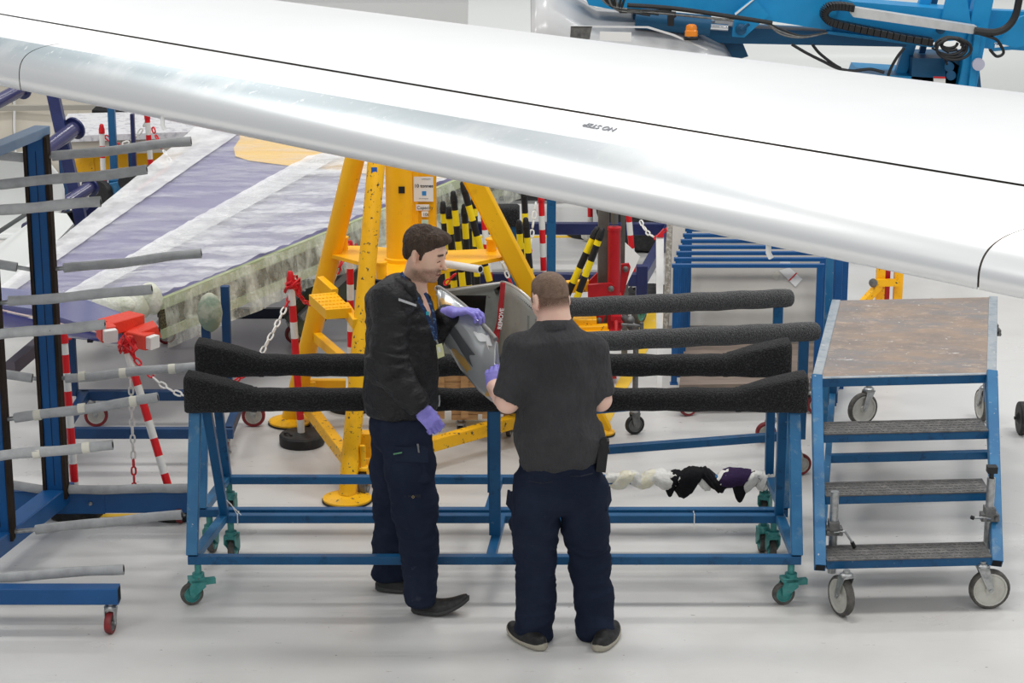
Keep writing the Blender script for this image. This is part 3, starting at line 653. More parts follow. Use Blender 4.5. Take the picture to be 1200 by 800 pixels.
chain('white chain beside the red and white post near the blue upright', sag(P(628, 236, 14.7), P(617, 322, 14.5), .0, 5), [.68], 'white', .05, 1.2)
chain('short white chain low behind the jack leg', sag(P(580, 282, 13.9), P(600, 334, 13.9), .02, 5), [.8], 'white', .045, 1.1)
chain('chain at the left of the white board, under the wing', [P(750, 258, 14.9), P(758, 272, 14.8), P(768, 279, 14.7), P(782, 268, 14.6)], [.6], 'white', .045, 1.1)
chain('red chain scrap crossing behind the chin of the jacketed man', [P(520, 334, 13.6), P(528, 326, 13.6), P(535, 320, 13.6)], [], 'red', .04, 1.1)
knot('red tape bunched round the head of the post by the jack', P(343, 332, 12.75), 1.0, 1)
knot('red tape bunched round the post behind the jack', P(412, 296, 13.3), .9, 2)
knot('red tape and chain knotted on the tilted post head', P(149, 404, 11.7), 1.0, 3)
# ------------------------------------------------------------------ yellow tripod jack
jk = thing('tripod_jack', 'tall yellow tripod jack with chipped legs, behind the man in the jacket', 'jack', (-.65, 12.7, 0))
FA, FB, FC = F(341, 496, 0), F(407, 587, 0), F(706, 509, 0)
LEGS = [(FA, P(372, 330, 13.0), P(415, 180, 12.85), .058), (FB, P(424, 380, 12.1), P(441, 190, 12.4), .050), (FC, P(622, 348, 13.0), P(551, 205, 12.8), .055)]
for k, (ft, md, tp, r) in enumerate(LEGS):
    d = (tp - ez(ft, .02)); b = MB()
    z1 = ez(ft, .03); zt =  tp + (tp - md).normalized() * .3
    b.tube(z1, zt, r, n=20) if k != 2 else b.beam(z1, zt, .115, .085, V((0, 1, 0)), .3); lg = obj('leg', b, M['yellow_w'] if k == 1 else M['yellow'], jk)
    fs = .55 if k == 2 else 1; b = MB(); b.lathe(ez(ft, 0), (0, 0, 1), [(.135 * fs, .012), (.135 * fs, .022), (.10 * fs, .034), (.07 * fs, .044)], 28); obj('foot_plate', b, M['yellow_w'], lg)
    b = MB(); b.lathe(ez(ft, 0), (0, 0, 1), [(.13 * fs, 0), (.14 * fs, .003), (.14 * fs, .012)], 28); obj('foot_pad', b, M['rubber'], lg)
def pj(*q): return P(*q)
# lower braces and wheels on brackets
a0 = ez(FB, .16); c0 = P(697, 462, FC.y - .05); 
def br(p, q, w_, h_, m=M['yellow_w'], nm='brace'):
    b = MB(); b.beam(p, q, w_, h_); return obj(nm, b, m, jk)
br(P(420, 545, 11.92), P(700, 466, 13.2), .06, .075)
br(P(406, 536, 11.9), P(350, 462, 13.0), .06, .075)
br(P(348, 470, 13.15), P(560, 462, 13.25), .05, .06, M['yellow'])
br(P(345, 449, 13.15), P(405, 449, 13.2), .05, .05, M['yellow'])
br(P(372, 395, 13.0), P(424, 440, 12.2), .05, .06, M['yellow'])
for (px, py, D, yaw, zt) in ((426, 582, 12.0, R(80), .30), (368, 503, 13.0, R(100), .30)):
    g_ = F(px, py, 0); caster(jk, g_.x, g_.y, zt, .075, .04, yaw, M['yellow_w'], M['steel_d'], M['steel_d'], .02)
b = MB(); b.box(P(430, 520, 11.98), (.10, .08, .14)); b.beam(P(420, 552, 11.9), P(436, 548, 11.9), .05, .03); obj('wheel_bracket', b, M['yellow_w'], jk)
# triangular tie plate with stub posts
b = MB(); z = P(380, 298, 13.0).z; zc = z
def fz(px, py): return F(px, py, zc)
pl1 = [fz(380, 292), fz(383, 301), fz(428, 313), fz(436, 314), fz(462, 334), fz(470, 336), fz(500, 326), fz(540, 315), fz(590, 305), fz(600, 296), fz(560, 296), fz(520, 298), fz(470, 296), fz(430, 292)]
b.prism([p for p in pl1], (0, 0, .022)); obj('tie_plate', b, M['yellow'], jk)
for px, py in ((402, 296), (447, 326), (576, 298)):
    q = fz(px, py); b = MB(); b.tube(q, q + V((0, 0, .09)), .030, n=14); b.lathe(q + V((0, 0, .085)), (0, 0, 1), [(.036, 0), (.036, .012), (.02, .014)], 14); obj('stub', b, M['yellow'], jk)
# centre column: outer tube plus the squarer lift housing
q = P(468, 250, 12.75); b = MB(); b.tube((q.x, 12.75, .55), (q.x, 12.75, 2.2), .078, n=28); cl = obj('column', b, M['yellow'], jk)
b = MB(); b.lathe((q.x, 12.75, P(468, 306, 12.75).z), (0, 0, 1), [(.084, -.02), (.09, 0), (.09, .025), (.08, .03)], 28); obj('collar', b, M['yellow'], cl)
q2 = P(496, 250, 12.80); b = MB(); b.beam((q2.x, 12.84, .6), (q2.x, 12.84, 2.2), .15, .12, V((0, 1, 0)), .15); hs = obj('lift_housing', b, M['yellow'], jk)
b = MB(); q3 = P(483, 250, 12.72); b.beam((q3.x + .01, 12.805, .6), (q3.x + .01, 12.805, 2.2), .05, .08, V((0, 1, 0))); obj('lift_rail', b, M['yellow'], jk)
rt_, up_ = V((1, 0, 0)), V((0, 0, 1)); Yf = 12.760
def plate(x0, y0, x1, y1, m, nm, parent, Y=Yf, t=.004):
    a, c = P(x0, y0, Y), P(x1, y1, Y); b = MB(); b.box(((a.x + c.x) / 2, Y, (a.z + c.z) / 2), (abs(c.x - a.x), t, abs(a.z - c.z))); return obj(nm, b, m, parent, smooth=False)
plabel(plate(484.5, 207, 508, 236, M['paper'], 'notice_plate', jk), 'white notice reading 10 tonnes')
text('lettering', '10 tonnes', P(0, 0, Yf).z * 0 + .027, M['ink'], P(485.5, 219.5, Yf - .003), rt_, up_, jk, bold=True)
text('lettering', 'CAPACITY', .011, M['inkg'], P(494, 210.5, Yf - .003), rt_, up_, jk)
text('lettering', 'Safe working load', .0075, M['inkg'], P(491, 233, Yf - .003), rt_, up_, jk)
plate(494.5, 224, 499.5, 229, mat('blue_emblem', (.03, .25, .65), .5), 'emblem', jk, Yf - .003, .002).rotation_euler = (0, 0, 0)
plabel(plate(487.5, 239.5, 503, 246.5, M['paper'], 'notice_plate', jk), 'white strip reading Capacity')
text('lettering', 'Capacity', .027, M['ink'], P(488.5, 245, Yf - .003), rt_, up_, jk)
plate(494, 247.5, 502, 254, M['paper'], 'notice_plate', jk); text('lettering', '10t', .026, M['ink'], P(495.5, 253, Yf - .003), rt_, up_, jk)
plabel(plate(494, 257.5, 502, 264, mat('pale_green_label', (.45, .66, .60), .5), 'notice_plate', jk), 'small pale green label')
plabel(plate(467, 218.5, 474.5, 226.5, M['black'], 'tag_plate', jk, 12.665), 'small black plate on the column')
pb_ = plate(435, 196, 442, 206, mat('blue_label', (.02, .13, .5), .5), 'tag_plate', jk, 12.33)
# step bracket
sp = [P(362, 343, 12.55), P(383, 371, 12.15), P(407, 369, 12.2), P(392, 343, 12.6)]
zs = F(385, 360, 0).z
q0 = P(385, 345, 12.45).z; c1 = [F(362, 345, q0), F(382, 363, q0), F(412, 361, q0), F(393, 342, q0)]
b = MB(); b.prism(c1, (0, 0, -.055)); st_ = obj('foot_step', b, M['yellow'], jk)
b = MB()
for i in range(7):
    for j in range(5):
        u, v = (i + .5) / 7, (j + .5) / 5; p = c1[0].lerp(c1[3], u).lerp(c1[1].lerp(c1[2], u), v); b.box(p + V((0, 0, .002)), (.014, .014, .004))
obj('grip_bumps', b, M['yellow_w'], st_)['kind'] = 'stuff'
br(P(375, 330, 12.8), P(392, 345, 12.65), .045, .07, M['yellow']); br(P(404, 360, 12.3), P(418, 380, 12.05), .045, .06, M['yellow'])
# a white tube resting across the tie plate
t_ = thing('loose_tube', 'white hollow tube poking out in front of the nose of the jacketed man', 'tube', P(563, 315, 12.3)); a, c = P(515, 308, 12.55), P(563, 315.5, 12.3)
b = MB(); b.tube(a, c, .022, n=16); obj('tube', b, M['white'], t_); b = MB(); d = (c - a).normalized(); b.lathe(c, d, [(.017, -.003), (.017, .001)], 14); obj('open_end', b, M['dark'], t_)

# ------------------------------------------------------------------ open grey cowl between the men, on a wooden crate
cw = thing('open_cowl', 'open grey metal cowl with a dark hatch, standing between the two men', 'aircraft cowl', (-.2, 13.000, 0))
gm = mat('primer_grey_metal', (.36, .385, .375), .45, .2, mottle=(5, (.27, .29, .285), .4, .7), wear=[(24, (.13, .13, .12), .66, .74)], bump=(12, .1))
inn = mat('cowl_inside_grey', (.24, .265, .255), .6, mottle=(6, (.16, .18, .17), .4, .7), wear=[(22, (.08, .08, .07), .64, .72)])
Yc0 = 12.650
def q4(n, pts, m, tvec=(0, .02, 0), parent=cw, lab=None):
    b = MB(); b.prism(pts, tvec); o = obj(n, b, m, parent, smooth=False); 
    if lab: o['label'] = lab
    return o
# inner back panel with hatch opening: four strips round the hole
D0 = 12.850
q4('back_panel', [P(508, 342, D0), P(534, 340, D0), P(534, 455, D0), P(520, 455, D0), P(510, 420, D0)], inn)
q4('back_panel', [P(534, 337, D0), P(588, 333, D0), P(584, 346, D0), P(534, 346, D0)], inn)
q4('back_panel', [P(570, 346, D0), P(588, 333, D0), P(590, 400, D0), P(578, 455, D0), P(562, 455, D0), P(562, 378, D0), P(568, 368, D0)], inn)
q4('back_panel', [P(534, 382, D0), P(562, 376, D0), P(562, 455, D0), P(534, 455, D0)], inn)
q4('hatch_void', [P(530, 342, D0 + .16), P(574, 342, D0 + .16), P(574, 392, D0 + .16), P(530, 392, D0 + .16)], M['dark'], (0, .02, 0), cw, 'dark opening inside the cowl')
# outer curved side seen at right and the rim
def side(u, v):
    px = 588 + 52 * u; top = 331 + (u ** 1.6) * 42; D = 12.830 - .30 * math.sin(u * 1.5)
    a = P(px, top, D); c = P(586 + 52 * u, 470, D); return a.lerp(c, v)
b = MB(); b.grid(side, 16, 10); o = obj('side_skin', b, gm, cw, ang=0); mdf = o.modifiers.new('t', 'SOLIDIFY'); mdf.thickness = .012
b = MB(); rimp = [P(512, 345, 12.700), P(512, 341, 12.720), P(540, 338, 12.780), P(586, 331.5, 12.800)] + [side(i / 14, 0) + V((0, -.004, .004)) for i in range(0, 15)]
b.path(rimp, .009, 8); plabel(obj('rim', b, mat('pale_rim_metal', (.58, .60, .59), .35, .4), cw), 'pale rolled rim')
b = MB()
for i in range(26):
    q = side(.04 + .9 * i / 26, .0) + V((0, -.012, -.035)); b.lathe(q, (0, -1, 0), [(.006, 0), (.004, .006)], 6)
obj('rivets', b, M['dark'], cw)['kind'] = 'stuff'
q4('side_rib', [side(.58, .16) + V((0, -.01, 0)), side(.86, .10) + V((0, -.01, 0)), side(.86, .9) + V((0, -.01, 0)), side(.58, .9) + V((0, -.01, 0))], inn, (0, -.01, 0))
for f in (.30, .36): q = side(.35, f); b = MB(); b.box(q + V((0, -.006, 0)), (.018, .008, .006)); obj('clip', b, M['dark'], cw)
b = MB(); b.prism([P(586, 455, 12.700), P(600, 440, 12.700), P(640, 440, 12.600), P(640, 475, 12.600), P(586, 475, 12.700)], (0, .4, 0)); obj('lower_skin', b, gm, cw)
# red ribbon
rb = thing('warning_ribbon', 'red ribbon reading REMOVE hanging over the edge of the grey cowl', 'ribbon', P(588, 332, 12.650))
cen = [(589.5, 331, 12.660), (588.5, 345, 12.650), (587, 362, 12.650), (585, 378, 12.640), (581, 395, 12.630), (577, 412, 12.620)]; wid = [5.5, 5.0, 5.5, 5.2, 7, 8]
b = MB()
def rbf(u, v):
    k = v * 5; i = min(4, int(k)); f = k - i; c = [cen[i][j] * (1 - f) + cen[i + 1][j] * f for j in range(3)]; w_ = wid[i] * (1 - f) + wid[i + 1] * f
    return P(c[0] + (u - .5) * w_ * 1.15, c[1], c[2] + .008 * math.sin(v * 9 + u * 2))
b.grid(rbf, 4, 30); o = obj('ribbon', b, M['ribbon'], rb, ang=0); mdf = o.modifiers.new('t', 'SOLIDIFY'); mdf.thickness = .003
o_, e_ = P(583.5, 386, 12.610), P(589.5, 337, 12.620); text('lettering', 'REMOVE', .033, M['paper'], o_ + V((.020, 0, 0)), e_ - o_, V((-1, 0, 0)), rb, bold=True, depth=.002)
# crate and dolly
cr = thing('wooden_crate', 'pale wooden crate under the grey cowl between the men', 'crate', (-.2, 13.000, 0))
for (x0, y0, x1, y1, D) in ((512, 437, 606, 447, 12.800), (512, 447.6, 606, 463, 12.800), (529, 478, 602, 485, 12.820), (529, 485.6, 560, 492, 12.820)):
    a, c = P(x0, y0, D), P(x1, y1, D); b = MB(); b.prism([(a.x, D, a.z), (c.x, D, a.z), (c.x, D, c.z), (a.x, D, c.z)], (0, .5, 0)); obj('board', b, M['wood'], cr, smooth=False)
for px in (512, 540, 565, 590):
    a, c = P(px, 437, 12.785), P(px + 9, 490, 12.785); b = MB(); b.box(((a.x + c.x) / 2, 12.785, (a.z + c.z) / 2), (c.x - a.x, .02, a.z - c.z)); obj('batten', b, M['wood'], cr, smooth=False)
for px in (540, 596):
    g_ = P(px, 490, 12.900); caster(cr, g_.x, 12.900, P(px, 489, 12.900).z, .034, .026, R(80), M['steel'], M['tyre'], M['nylon'], .01)
    caster(cr, g_.x, 13.200, P(px, 489, 12.900).z, .034, .026, R(80), M['steel'], M['tyre'], M['nylon'], .01)

# ------------------------------------------------------------------ red lifting jack with grey beams
rj = thing('hydraulic_jack', 'red hydraulic lifting jack with grey uprights, right of the men', 'jack', (.5, 13.3, 0))
gb = mat('oily_grey_beam', (.17, .165, .15), .45, .4, mottle=(4, (.09, .085, .075), .4, .7))
def vbeam(px, w_, y0, y1, D, m, nm, dp=.07):
    a, c = P(px, y0, D), P(px, y1, D); b = MB(); b.beam((a.x, D, a.z), (a.x + (c.x - a.x) * 0, D, c.z), w_ / FOC * D, dp, V((0, 1, 0))); return obj(nm, b, m, rj)
vbeam(708, 13, 205, 402, 13.2, gb, 'upright'); vbeam(731, 5, 205, 350, 13.35, gb, 'upright', .04)
a = P(720, 262, 13.1); b = MB(); b.tube((a.x, 13.1, P(720, 352, 13.1).z), (a.x, 13.1, P(720, 267, 13.1).z), .038, n=20); b.lathe((a.x, 13.1, P(720, 267, 13.1).z), (0, 0, 1), [(.042, -.012), (.042, .006), (.02, .01)], 20); cy = obj('cylinder', b, M['redm'], rj)
b = MB(); b.tube((a.x, 13.1, a.z), (a.x, 13.1, 2.0), .022); plabel(obj('ram', b, gb, rj), 'dark ram rod above the red cylinder')
vbeam(720, 17, 344, 402, 13.12, M['redm'], 'lower_column', .08)
q4('side_plate', [P(689, 334, 13.05), P(716, 332, 13.05), P(721, 336, 13.05), P(721, 350, 13.05), P(689, 352, 13.05)], M['redm'], (0, .03, 0), rj)
q4('side_plate', [P(728, 310, 13.2), P(737, 309, 13.2), P(739, 313, 13.2), P(731, 345, 13.2), P(726, 350, 13.2)], M['redm'], (0, .03, 0), rj)
q4('side_plate', [P(690, 366, 13.05), P(711, 366, 13.05), P(706, 378, 13.05), P(700, 381, 13.05), P(690, 381, 13.05)], M['redm'], (0, .03, 0), rj)
q4('side_plate', [P(690, 330, 13.3), P(702, 318, 13.3), P(702, 336, 13.3), P(690, 336, 13.3)], M['redm'], (0, .03, 0), rj)
for (px, py, D) in ((716, 338, 13.04), (733, 315, 13.19), (702, 375, 13.04)): b = MB(); b.lathe(P(px, py, D), (0, -1, 0), [(.018, 0), (.018, .01), (.008, .016)], 12); obj('pin', b, M['steel_d'], rj)
for a_, c_, w_, h_ in ((P(668, 378, 13.0), P(699, 378, 13.0), .08, .06), (P(672, 385, 12.95), P(712, 383, 12.95), .06, .03), (P(664, 392, 12.9), P(714, 391, 12.9), .08, .035), (P(664, 336, 13.1), P(690, 334, 13.1), .05, .07)):
    b = MB(); b.beam(a_, c_, w_, h_); obj('yellow_shoe', b, M['yellow_w'], rj)
b = MB(); b.beam(P(716, 398, 12.9), P(728, 372, 13.1), .06, .02); b.box(P(722, 372, 13.0), (.06, .06, .03)); b.tube(P(722, 376, 12.95), P(722, 390, 12.9), .012); obj('lever_foot', b, M['redm'], rj)
b = MB(); b.tube(P(730, 370, 13.0), P(742, 388, 13.0), .02); b.tube(P(728, 380, 12.95), P(753, 382, 12.95), .009); b.tube(P(752, 378, 12.95), P(752, 386, 12.95), .012); b.ball(P(738, 375, 13), .03); obj('pump', b, M['steel_d'], rj)
for px in (746, 690): caster(rj, P(px, 392, 12.9).x, 12.95, P(px, 384, 12.9).z, .06, .03, R(20), M['steel_d'], M['rubber'], M['steel_d'], .0)
vbeam(708, 12, 398, 440, 13.2, gb, 'upright')
b = MB(); b.beam(F(692, 436, .06), F(722, 436, .06), .14, .05); obj('base', b, M['redm'], rj)
# ------------------------------------------------------------------ shrouded wing flap on its trolley, behind left
fp = thing('shrouded_flap', 'purple and yellow aircraft flap shrouded in clear film, green honeycomb edge towards us', 'aircraft flap', (-1.8, 14.5, 0))
purp = mat('faded_purple_paint', (.19, .175, .33), .34, mottle=(1.2, (.24, .225, .37), .4, .7), wear=[(3, (.36, .34, .46), .60, .8)], coat=.3)
yelp = mat('yellow_livery_paint', (.82, .54, .14), .4, coat=.2)
def fpz(px, py, z): return F(px, py, z)
A0 = fpz(-60, 420, .72); A1 = fpz(235, 148, 1.18)          # outer left edge (film)
B0 = fpz(150, 362, .74); B1 = fpz(560, 196, 1.06)           # near right edge
TL, TR = fpz(232, 152, 1.18), fpz(575, 150, 1.20)
def bil(u, v):   # u along the long direction (0 low end, 1 far end), v from the left edge to the near right edge
    a = A0.lerp(A1, u); c = B0.lerp(B1, u); return a.lerp(c, v)
# the four corner outline in plan, from pixels
cL = fpz(-30, 372, .72); cT = fpz(300, 118, 1.24); cR = fpz(640, 172, 1.10); cB = fpz(186, 356, .76)
def S(u, v): return cL.lerp(cT, u).lerp(cB.lerp(cR, u), v)
def inv(px, py):                                       # pixel -> (u, v) on the flap surface
    best = None; u = v = .5
    for it in range(30):
        p = S(u, v); q = p - V((0, 0, CAM_H)); w_ = q.dot(_f); x = 600 + FOC * q.x / w_; y = 400 - FOC * q.dot(_u) / w_
        e = 1e-4; 
        def pxy(p): q = p - V((0, 0, CAM_H)); w_ = q.dot(_f); return 600 + FOC * q.x / w_, 400 - FOC * q.dot(_u) / w_
        xu, yu = pxy(S(u + e, v)); xv, yv = pxy(S(u, v + e)); a, b_, c, d = (xu - x) / e, (xv - x) / e, (yu - y) / e, (yv - y) / e
        det = a * d - b_ * c; rx, ry = px - x, py - y; u += (d * rx - b_ * ry) / det; v += (-c * rx + a * ry) / det
    return u, v
def onflap(px, py, lift=0): u, v = inv(px, py); return S(u, v) + V((0, 0, lift))
b = MB(); n = 20
b.grid(lambda u, v: S(u, v), 20, 20); b2 = len(b.v)
o = obj('panel', b, purp, fp, ang=0); mdf = o.modifiers.new('t', 'SOLIDIFY'); mdf.thickness = .05; mdf.offset = 0
def patch(nm, pts, m, lift, lab=None, t=.004, sub=0):
    b = MB(); q = [onflap(x, y, lift) for x, y in pts]; b.prism(q, (0, 0, -t)); o = obj(nm, b, m, fp, smooth=False)
    if lab: o['label'] = lab
    return o
patch('paint_patch', [(283, 130), (281, 168), (274, 178), (276, 188), (292, 193), (330, 198), (358, 201), (420, 208), (520, 214), (620, 200), (600, 150), (430, 130)], yelp, .032, 'curved yellow paint area at the top', .002)
redt = mat('faint_red_stripe', (.55, .20, .22), .4); patch('paint_line', [(158, 228), (186, 207), (196, 199), (200, 201), (186, 212), (160, 231)], redt, .032, 'thin faded red line', .002)
film_c = mat('clear_film', (.86, .87, .88), .22, alpha=.42, mottle=(9, (.78, .79, .80), .45, .7, (1, 3, 1)), bump=(5, .6, .03, (1, 3, 1)))
def film_alpha(m, lo, hi, sc_, stretch):
    nt = m.node_tree; N, L = nt.nodes, nt.links; n = N.new('ShaderNodeTexNoise'); n.inputs['Scale'].default_value = sc_; n.inputs['Detail'].default_value = 7; n.inputs['Roughness'].default_value = .65
    mp = N.new('ShaderNodeMapping'); mp.inputs['Scale'].default_value = stretch; mp.inputs['Rotation'].default_value = (0, 0, R(-35)); tc = N.new('ShaderNodeTexCoord')
    L.new(tc.outputs['Object'], mp.inputs[0]); L.new(mp.outputs[0], n.inputs['Vector']); r = N.new('ShaderNodeMapRange'); r.inputs[1].default_value = .42; r.inputs[2].default_value = .66; r.inputs[3].default_value = lo; r.inputs[4].default_value = hi
    L.new(n.outputs[0], r.inputs[0]); L.new(r.outputs[0], N['Principled BSDF'].inputs['Alpha'])
film_alpha(film_c, .30, .75, 2.0, (1.0, 4, 2))
film_t = mat('taut_clear_film', (.84, .85, .87), .14, alpha=.2, bump=(4, .5, .03, (1, 3, 1))); film_alpha(film_t, .14, .42, 2.2, (1, 4, 2))
film_e = mat('milky_film_edge', (.84, .84, .84), .3, alpha=.7, mottle=(6, (.78, .78, .79), .4, .7), bump=(6, .4, .02)); film_alpha(film_e, .6, .9, 2.5, (2, 2, 2))
def film(nm, quad, m, lift, amp, nu, nv, lab=None, fr=3.0):
    q = [inv(*p) for p in quad]; b = MB(); pts = []
    for i in range(nu + 1):
        for j in range(nv + 1):
            a, c = i / nu, j / nv
            u = (q[0][0] * (1 - a) + q[3][0] * a) * (1 - c) + (q[1][0] * (1 - a) + q[2][0] * a) * c
            v = (q[0][1] * (1 - a) + q[3][1] * a) * (1 - c) + (q[1][1] * (1 - a) + q[2][1] * a) * c
            pts.append(S(u, v))
    arr = np.array([tuple(p) for p in pts]); nz_ = np.abs(pnoise(arr * (fr, fr * 2.6, 2) + 3.3)) + .5 * np.abs(pnoise(arr * (fr * 3, fr * 6, 2)))
    vs = [p + V((0, 0, lift + amp * k)) for p, k in zip(pts, nz_)]
    b.add(vs, [(i * (nv + 1) + j, (i + 1) * (nv + 1) + j, (i + 1) * (nv + 1) + j + 1, i * (nv + 1) + j + 1) for i in range(nu) for j in range(nv)])
    o = obj(nm, b, m, fp, ang=0)
    if lab: o['label'] = lab
    return o
film('film_sheet', [(0, 362), (0, 345), (236, 150), (300, 150)], film_e, .045, .012, 50, 6, 'milky film hanging over the left edge')
film('film_sheet', [(10, 395), (0, 345), (300, 150), (560, 190)], film_t, .036, .01, 60, 40, 'taut clear film over the purple paint')
film('film_sheet', [(60, 380), (45, 372), (360, 192), (420, 180)], film_e, .052, .02, 60, 6, 'white folded hem of the film')
film('film_sheet', [(186, 358), (45, 374), (380, 186), (640, 170)], film_c, .05, .045, 90, 60, 'crumpled clear film over the near half')
# near edge: green skins, honeycomb core, wrapped brackets
e0, e1 = S(0, 1), S(1, 1); grn = mat('green_primer_edge', (.40, .46, .26), .6, mottle=(6, (.52, .55, .38), .4, .7), wear=[(20, (.7, .7, .62), .62, .75)])
hc = mat('dark_honeycomb_core', (.055, .05, .03), .8, mottle=(120, (.20, .17, .10), .45, .6))
def drop(p, z): return V((p.x, p.y, p.z + z))
def edge(nm, u0, u1, z0, z1, off, m, lab=None):
    b = MB(); dd = V((.02, -.03, 0)) * off; a, c = S(u0, 1) + dd, S(u1, 1) + dd
    b.prism([drop(a, z0), drop(c, z0), drop(c, z1), drop(a, z1)], (-.02, .03, 0)); o = obj(nm, b, m, fp, smooth=False)
    if lab: o['label'] = lab
edge('edge_skin', .0, 1, .035, -.03, 1, grn, 'green upper edge'); edge('honeycomb', .0, 1, -.03, -.155, .6, hc, 'dark honeycomb core'); edge('edge_skin', 0, 1, -.155, -.21, 1.2, grn, 'green lower edge')
def fe(u, v):
    p = S(u, 1); return p + V((.035 + .02 * v, -.06 - .03 * v, .05 - .30 * v))
gb_ = [fe(i / 80, j / 14) for i in range(81) for j in range(15)]; arr = np.array([tuple(p) for p in gb_]); k = np.abs(pnoise(arr * (9, 9, 3))) + .5 * np.abs(pnoise(arr * (24, 24, 5)))
b = MB(); b.add([p + V((.05, -.09, 0)) * q for p, q in zip(gb_, k)], [(i * 15 + j, (i + 1) * 15 + j, (i + 1) * 15 + j + 1, i * 15 + j + 1) for i in range(80) for j in range(14)])
film_s = mat('edge_clear_film', (.80, .84, .74), .2, alpha=.4, bump=(14, .8, .03)); film_alpha(film_s, .22, .8, 7, (1.5, 1.5, .6)); plabel(obj('film_sheet', b, film_s, fp, ang=0), 'crinkled film drawn over the honeycomb edge')
milk = mat('wrapped_milky_film', (.62, .65, .52), .35, mottle=(9, (.78, .78, .72), .4, .65), bump=(16, .9, .02))
for (px, py, D, sx, sz, sd) in ((132, 357, 13.0, .15, .075, 1), (160, 357, 13.05, .09, .085, 2), (176, 350, 13.1, .075, .10, 3)):
    b = MB(); b.ball(P(px, py, D), 1, 16, (sx, .09, sz)); arr = np.array(b.v); c_ = np.array(tuple(P(px, py, D))); kk = pnoise(arr * 13 + sd); arr = c_ + (arr - c_) * (1 + .35 * kk[:, None]); b.v = [tuple(x) for x in arr]
    plabel(obj('wrapped_bracket', b, milk, fp, ang=0), 'bracket bagged in yellowish film')
b = MB()
for k in range(5):
    a = P(196 + k * 8, 338 - k * 1, 13.0); 
pk = P(246, 352, 13.0)
# the trolleys under the flap
tr1 = thing('flap_trolley', 'dark blue trolley frame on red casters under the near end of the shrouded flap', 'trolley', (-2, 12.8, 0), 'flap trolleys')
def rail(t, a, c, w_=.05, h_=.06, m=None, nm='rail'):
    b = MB(); b.beam(a, c, w_, h_); return obj(nm, b, m or M['blue_d'], t)
zt = .20; yA, yB = 12.36, 13.10; xa, xb = P(86, 500, 12.7).x, P(276, 500, 12.7).x
rail(tr1, (xa - .05, yA, zt), (xb + .03, yA, zt)); rail(tr1, (xa - .05, yB, zt), (xb + .03, yB, zt)); rail(tr1, (xb, yA, zt), (xb, yB, zt)); rail(tr1, (xa, yA, zt), (xa, yB, zt))
b = MB(); q = P(231, 506.5, yA - .03); b.box((q.x + .03, q.y, zt), (.10, .004, .025)); plabel(obj('label_strip', b, M['paper'], tr1), 'small white label on the front rail')
for px, y, top in ((267, yB, 335), (243, yB - .25, 368)):
    x = P(px, 430, y).x; zt_ = P(px, top, y).z; b = MB(); b.beam((x, y, zt), (x, y, zt_), .05, .05, V((0, 1, 0))); obj('post', b, M['blue_d'], tr1)
x86 = P(85, 430, yB).x; b = MB(); b.beam((x86, yB, zt), (x86, yB, .80), .05, .05, V((0, 1, 0))); obj('post', b, M['blue_d'], tr1)
b = MB(); q = P(246, 366, yB - .25); arr = None; b.ball(q, 1, 14, (.075, .07, .12)); plabel(obj('wrapped_head', b, mat('green_tinted_wrap', (.20, .27, .20), .5, mottle=(8, (.42, .44, .34), .45, .6), bump=(12, .8, .02)), tr1, ang=0), 'post head bagged in greenish film')
for (x, y, yaw) in ((xa + .03, yB, 10), (xb + .03, yB, 5), (xb - .02, yA, 95), (xa, yA, 95)): caster(tr1, x, y, zt - .02, .072, .04, R(yaw), M['steel'], M['redw'], M['nylon'], .03)
tr2 = thing('flap_trolley', 'long dark trolley frame under the far end of the shrouded flap, behind the jack', 'trolley', (-1, 15, 0), 'flap trolleys')
x0, x1 = P(190, 370, 15).x, P(492, 370, 15).x
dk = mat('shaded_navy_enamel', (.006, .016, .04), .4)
for y in (14.95, 15.75): rail(tr2, (x0, y, .22), (x1, y, .22), .05, .07, dk)
for x in (x0, (x0 + x1) / 2, x1):
    rail(tr2, (x, 14.95, .22), (x, 15.75, .22), .05, .06, dk)
    for y in (14.95, 15.75): caster(tr2, x, y, .19, .07, .04, R(20), M['steel'], M['redw'], M['nylon'], .03)
for px in (400, 470):
    x = P(px, 300, 15.2).x; b = MB(); b.beam((x, 15.3, .2), (x, 15.3, .80), .06, .06, V((0, 1, 0))); obj('post', b, dk, tr2)
b = MB(); b.beam(P(345, 385, 14.6), P(424, 300, 14.9), .05, .25); plabel(obj('ramp_plate', b, mat('dark_olive_panel', (.07, .085, .035), .5, mottle=(3, (.05, .05, .05), .4, .6)), tr2), 'dark olive panel leaning in the frame')
b = MB(); b.beam(P(352, 372, 14.55), P(440, 288, 14.9), .04, .05); obj('ramp_lip', b, mat('grey_lip', (.22, .22, .22), .5), tr2)

